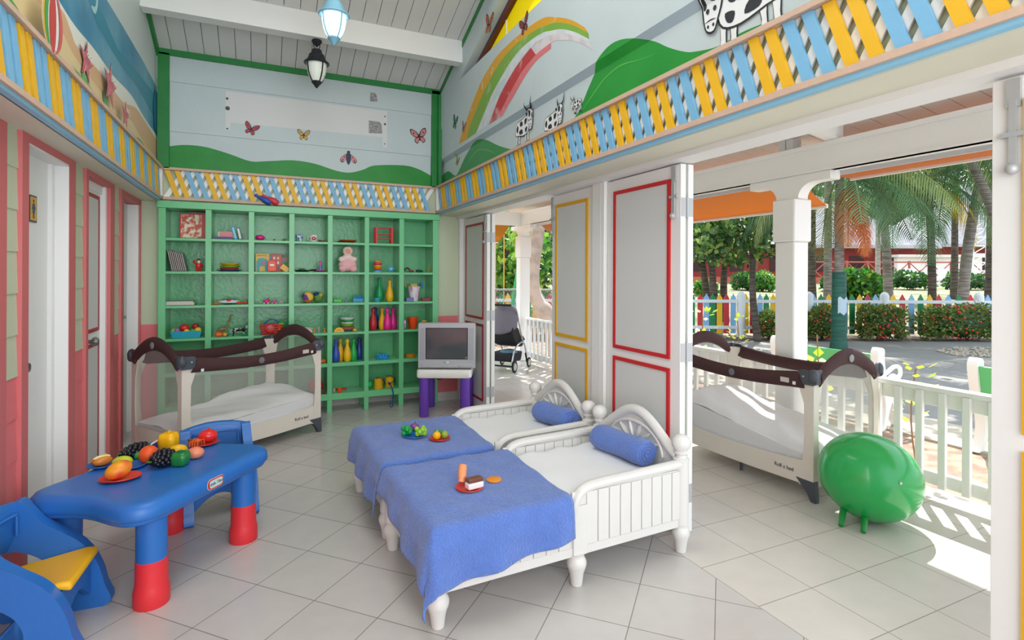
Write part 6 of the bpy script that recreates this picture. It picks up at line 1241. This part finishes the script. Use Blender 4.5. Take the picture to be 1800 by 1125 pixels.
for u, D, sd in ((1240, 14.5, 1), (1257, 13.9, 2), (1275, 14.8, 3)):
    tree(u, D, 3.2, .09, [((0, 0, 2.9), (.8, .8, .9)), ((.6, 0, 2.2), (.6, .6, .6)), ((-.6, 0, 2.4), (.6, .6, .7))], 650, .17, SG, BARKD, {1: 'sea grape tree at the left edge of the terrace view', 2: 'dark leaning sea grape trunk, second from the left', 3: 'sea grape tree with pale trunk, third from the left'}[sd], (.1*sd-.2, 0), sd)
tree(1330, 12.2, 3.3, .07, [((-.5, 0, 2.9), (.7, .6, .75)), ((.1, 0, 2.5), (.55, .6, .7)), ((-.95, 0, 2.3), (.4, .4, .6)), ((.35, 0, 3.1), (.5, .5, .5))], 1500, .15, SG, BARKD, 'leafy sea grape tree hanging over the fence beside the white column', (0, .1), 9)
far_mats = [leafmat('#3a6a30', .3, .3), leafmat('#58863a', .3, .3), leafmat('#2c5228', .3, .3)]
for i, (u, D, h, s) in enumerate(((1150, 48, 9, 5), (1290, 54, 10, 5.2), (1400, 52, 11, 5.5), (1500, 58, 12, 6), (1610, 54, 10, 5.2), (1880, 52, 11, 5.5))):
    tree(u, D, h*.6, .3, [((0, 0, h*.75), (s, s*.7, h*.35)), ((s*.4, 0, h*.5), (s*.6, s*.5, h*.25)), ((-s*.5, 0, h*.55), (s*.6, s*.5, h*.25))], 2200, .55, far_mats, BARKD,
         ('big dark tree far behind the leftmost sea grape', 'big dark tree far behind the left roof', 'big dark tree far behind the white column', 'tallest far tree behind the thatched roof', 'far tree between the two thatched roofs', 'far tree at the right behind the thatched roof')[i], (0, 0), 50+i)
tree(1390, 11, 4.6, .12, [((0, 0, 5.0), (2.3, 2.3, .9)), ((1.2, .6, 5.5), (1.6, 1.6, .7))], 1300, .26, SG, BARKD, 'spreading tree whose trunk stands behind the white column, shading the path', (0, 0), 91)
tree(1835, 9.3, 4.8, .12, [((0, 0, 5.2), (2.4, 2.4, .9)), ((-1.2, 1.0, 5.8), (1.8, 1.6, .7))], 1400, .26, SG, BARKD, 'spreading tree just right of the view, shading the path', (0, 0), 92)
# sprigs near the railing
def sprig(loc, h, n, label, seed, L=.07):
    g = random.Random(seed); e = empty('young_shrub', loc, -TH, label, 'plant', 'young plants beside the terrace'); m = MB(); pts = [V(.05*sin(3*t+seed), 0, h*t) for t in [k/6 for k in range(7)]]; m.tube(pts, .006, mat('#8a6a4a', .8), 5); m.build('stem', e)
    m = MB(); m.nocalc = 1
    for k in range(n):
        t = g.uniform(.45, 1.05); d = rdir(g); d.z = abs(d.z)*.4; leafpoly(m, V(.05*sin(3*t+seed)+d.x*.13, d.y*.08, h*t), (d+V(0, 0, .3)).normalized(), V(0, 0, 1), L*g.uniform(.7, 1.2), L*.4, g.choice(YG))
    m.build('leaves', e, smooth=0)
sprig((4.47, 2.42, GZ), .80, 26, 'young shrub with yellow green leaves growing just outside the railing', 3)
sprig((4.35, 4.55, GZ), 1.05, 34, 'taller yellow green shrub beyond the arch of the right travel cot', 5); sprig((4.25, 3.02, GZ), 1.0, 16, 'yellow green shrub beside the foot of the white column', 8, .11); sprig((5.6, 5.2, GZ), .9, 26, 'yellow green plant in front of the fence at the left of the view', 12)

# ================================================================= benches on the path
BGR = mat('#5fbf78', .5, .05); 
def bench(loc, rz, label):
    e = empty('garden_bench', loc, rz, label, 'bench', 'green and white garden benches'); e.scale = (.82, .8, .84)
    for x in (-.68, .68):
        m = MB(); pts = smoothpts([(-.28, 0), (-.2, .02), (-.14, .2), (-.16, .38), (-.22, .5), (-.30, .82), (-.29, .92), (-.24, .95), (-.17, .92), (-.17, .8), (-.12, .58), (-.05, .44), (.18, .43), (.2, .38), (.13, .2), (.2, .02), (.14, 0), (.04, .18), (0, .3), (-.06, .2), (-.14, 0)], 3, True)
        m.prism(pts, WHITE2, x-.045, x+.045, 'x'); m.build('cast_end', e, bevel=.01)
        m = MB(); m.tube([(x, a, b) for a, b in smoothpts([(-.2, .62), (-.05, .64), (.1, .70), (.22, .69), (.25, .62), (.2, .57), (.08, .60), (.0, .54), (.04, .44)], 4)], .024, WHITE2, 8); m.build('scroll_arm', e)
    m = MB(); m.box(-.64, .64, -.14, .17, .43, .46, BGR); m.build('seat_board', e, bevel=.005)
    m = MB(); R = Matrix.Rotation(radians(12), 3, 'X'); m.box(-.64, .64, -.2, -.17, .52, .88, BGR, R, (0, -.18, .5)); m.build('back_board', e, bevel=.005)
    return e
bench((5.60, 3.86, GZ), radians(-88), 'green and white garden bench behind the right travel cot')
bench((5.74, 2.0, GZ), radians(-90), 'green and white garden bench partly hidden at the right edge of the opening')

# ================================================================= thatched buildings
THATCH = mix2('#8f8d92', '#bcb8ba', 9, .35, .65, .95, bump=.7, vec=(1, 1, 4)); BRICK = mat('#8c2a22', .7, .1, 20, 0, .1, 2); TERRA = mat('#c46a4c', .8)
def hut(u, D, w, d, hw_, hr, label, over=.9):
    b = at(u, D); e = empty('thatched_house', b, -TH, label, 'building', 'thatched houses beyond the garden')
    m = MB(); m.box(-w/2, w/2, 0, d, 0, hw_, BRICK); m.build('wall', e, smooth=0); m = MB(); m.box(-w/2-.05, w/2+.05, -.06, .0, 0, .35, TERRA); m.build('base_course', e, smooth=0)
    m = MB(); a, c = w/2+over, over
    m.rings([[(-a, -c, hw_-.2), (a, -c, hw_-.2), (a, d+c, hw_-.2), (-a, d+c, hw_-.2)], [(-a, -c, hw_), (a, -c, hw_), (a, d+c, hw_), (-a, d+c, hw_)], [(-a*.3, d*.45, hw_+hr), (a*.3, d*.45, hw_+hr), (a*.3, d*.55, hw_+hr), (-a*.3, d*.55, hw_+hr)]], THATCH); m.build('thatched_roof', e, smooth=0)
    n = int(w/2.2)
    for k in range(n):
        x = -w/2+w*(k+.5)/n; f = MB(); f.box(x-.45, x+.45, -.03, 0, .7, 1.7, mat('#3c1410', .6)); f.build('window', e, smooth=0)
    return e
hut(1400, 34, 15, 6, 2.35, 3.6, 'dark red house with grey thatched roof behind the white column and palms'); hut(1790, 38, 12, 6, 2.6, 4.4, 'thatched house with tall grey roof at the right end of the garden')
m = MB(); 
x0, y0 = W(1415, 30); x1, y1 = W(1745, 30); e = empty('railing_fence', (x0, y0, gz(30)), atan2(y1-y0, x1-x0), 'reddish railing with crossed bars far behind the palms', 'railing'); L = math.hypot(x1-x0, y1-y0); RR = mat('#a8584c', .6)
m.box(0, L, -.03, .03, 1.25, 1.33, RR); m.box(0, L, -.03, .03, .2, .27, RR); m.build('rails', e, smooth=0)
n = 9
for k in range(n): m = MB(); a, b = L*k/n, L*(k+1)/n; m.tube([(a, 0, .23), (b, 0, 1.28)], .03, RR, 4); m.tube([(b, 0, .23), (a, 0, 1.28)], .03, RR, 4); m.box(a-.04, a+.04, -.04, .04, 0, 1.36, RR); m.build('crossed_panel', e, smooth=0)
m = MB(); e = empty('white_pavilion', at(1625, 32), -TH, 'bright white low pavilion front far between the palm trunks', 'building'); m.box(-1.6, 3.4, 0, .3, 0, 1.6, mat('#eceae6', .6)); m.build('wall', e, smooth=0); m = MB(); m.box(-1.75, 3.55, -.3, .6, 1.6, 1.75, mat('#d9d4cc', .6)); m.build('roof_edge', e, smooth=0)
e = empty('lattice_tower', at(1722, 27), -TH, 'white lattice ladder tower in front of the right thatched roof', 'tower'); m = MB(); WT = mat('#e6e9ee', .5)
for a in (-.35, .35): m.box(a-.04, a+.04, -.04, .04, 0, 3.9, WT)
for k in range(9): m.box(-.35, .35, -.03, .03, .4+.42*k, .46+.42*k, WT); m.tube([(-.35, 0, .43+.42*k), (.35, 0, .85+.42*k)], .025, WT, 4)
m.build('ladder_frame', e, smooth=0); m = MB(); m.box(-.2, .85, -.05, .05, 3.55, 3.62, WT); m.box(-.2, .85, -.05, .05, 4.15, 4.22, WT); [m.box(-.2+.26*k, -.14+.26*k, -.05, .05, 3.55, 4.2, WT) for k in range(5)]; m.build('top_platform', e, smooth=0)
for k, (u, D) in enumerate(((1605, 27), (1665, 27), (1675, 28))):
    e = empty('garden_chair', at(u, D), -TH+.4*k, 'white plastic garden chair far behind the palm trunks', 'chair', 'white garden chairs far off'); m = MB(); m.box(-.28, .28, -.25, .25, .4, .45, WT); m.build('seat', e); m = MB(); m.box(-.28, .28, .22, .27, .45, .95, WT); m.build('backrest', e)
    for a in (-.24, .24):
        for b in (-.2, .22): m = MB(); m.cyl((a, b, 0), (a, b, .42), .03, WT, seg=6); m.build('leg', e)

# ================================================================= far end beyond the stroller
e = empty('chain_link_fence', W(880, 10.6)+(GZ,), -TH, 'grey chain link fence beyond the far end of the terrace', 'fence'); GF = mat('#8f9598', .5, 0, 60, .4)
m = MB(); m.cyl((-.4, 0, 1.18), (2.0, 0, 1.18), .022, GF); m.build('top_pipe', e)
for a in (-.35, .42, 1.2): m = MB(); m.cyl((a, 0, 0), (a, 0, 1.2), .025, GF); m.build('post', e)
m = MB(); k = -2.0
while k < 2.0:
    for s in (-1, 1):
        pts = [(k, .0), (k+1.16, 1.16)] if s > 0 else [(k+1.16, 0), (k, 1.16)]
        (a0, z0), (a1, z1) = pts
        ta = max(0, (-.4-a0)/(a1-a0)) if a1 > a0 else max(0, (2.0-a0)/(a1-a0)); tb_ = min(1, (2.0-a0)/(a1-a0)) if a1 > a0 else min(1, (-.4-a0)/(a1-a0))
        if tb_ > ta: m.tube([(a0+(a1-a0)*ta, .004*s, z0+(z1-z0)*ta), (a0+(a1-a0)*tb_, .004*s, z0+(z1-z0)*tb_)], .003, GF, 3)
    k += .06
m.build('wire_mesh', e, smooth=0)
PBK = mix2('#a8988c', '#c5b3a5', 5, .4, .6, .8, bump=.3)
b = W(952, 10.0); e = empty('tree', (b[0], b[1], GZ), -TH, 'smooth pinkish grey trunk bending to the right outside the far terrace railing', 'tree', 'trees around the garden')
m = MB(); m.tube(smoothpts([(.30, 0, 0), (.22, 0, .45), (.05, 0, .8), (-.12, 0, 1.1), (-.17, 0, 1.5), (-.10, 0, 2.1), (0, 0, 2.9), (.1, 0, 3.8)], 5), [.17]*12+[.13]*24, PBK, 14); m.build('trunk', e, smooth=70)
m = MB(); m.nocalc = 1; g_ = random.Random(5)
for k in range(1600): d = rdir(g_); p = V(.5, .2, 4.0)+V(d.x*1.9, d.y*1.2, d.z*1.15); leafpoly(m, p, (rdir(g_)+V(0, 0, -.5)).normalized(), rdir(g_), .2, .07, g_.choice(SG))
m.build('foliage', e, smooth=0)
for i, (u, D, h, lb) in enumerate(((880, 14, 3.4, 'leafy tree seen left of the far terrace column'), (955, 16.5, 4.2, 'bright leafy tree right behind the pinkish trunk'), (915, 21, 5.5, 'taller tree behind the chain link fence'), (840, 19, 5, 'tree hidden mostly by the first folding door'), (985, 22, 5.2, 'tree behind the yellow framed door edge'))):
    tree(u, D, h*.6, .1, [((0, 0, h*.72), (1.6, 1.4, h*.3)), ((.8, 0, h*.5), (1.0, 1, h*.25)), ((-.8, 0, h*.5), (1, 1, h*.25)), ((0, 0, h*.3), (1.3, 1, h*.16))], 1800, .2, SG if i % 2 else LG, BARKD, lb, (.2, 0), 70+i)
e = empty('swing_frame', W(895, 12.5)+(GZ,), -TH, 'green metal swing frame outside the far end of the terrace', 'swing'); GM = mat('#1f9a52', .4)
m = MB(); m.cyl((-1.4, 0, 2.75), (.42, 0, 2.95), .05, GM); m.build('top_bar', e); m = MB(); m.cyl((.42, 0, 2.95), (-.05, -.5, 0), .045, GM); m.build('leg', e); m = MB(); m.cyl((.42, 0, 2.95), (.3, .9, 0), .045, GM); m.build('leg', e)
for a in (-.32, -.12): m = MB(); m.cyl((a, 0, .7), (a, 0, 2.85), .016, P_('#d9a43a'), seg=6); m.build('chain', e)
m = MB(); m.box(-.36, -.08, -.12, .12, .66, .7, GM); m.build('swing_seat', e)
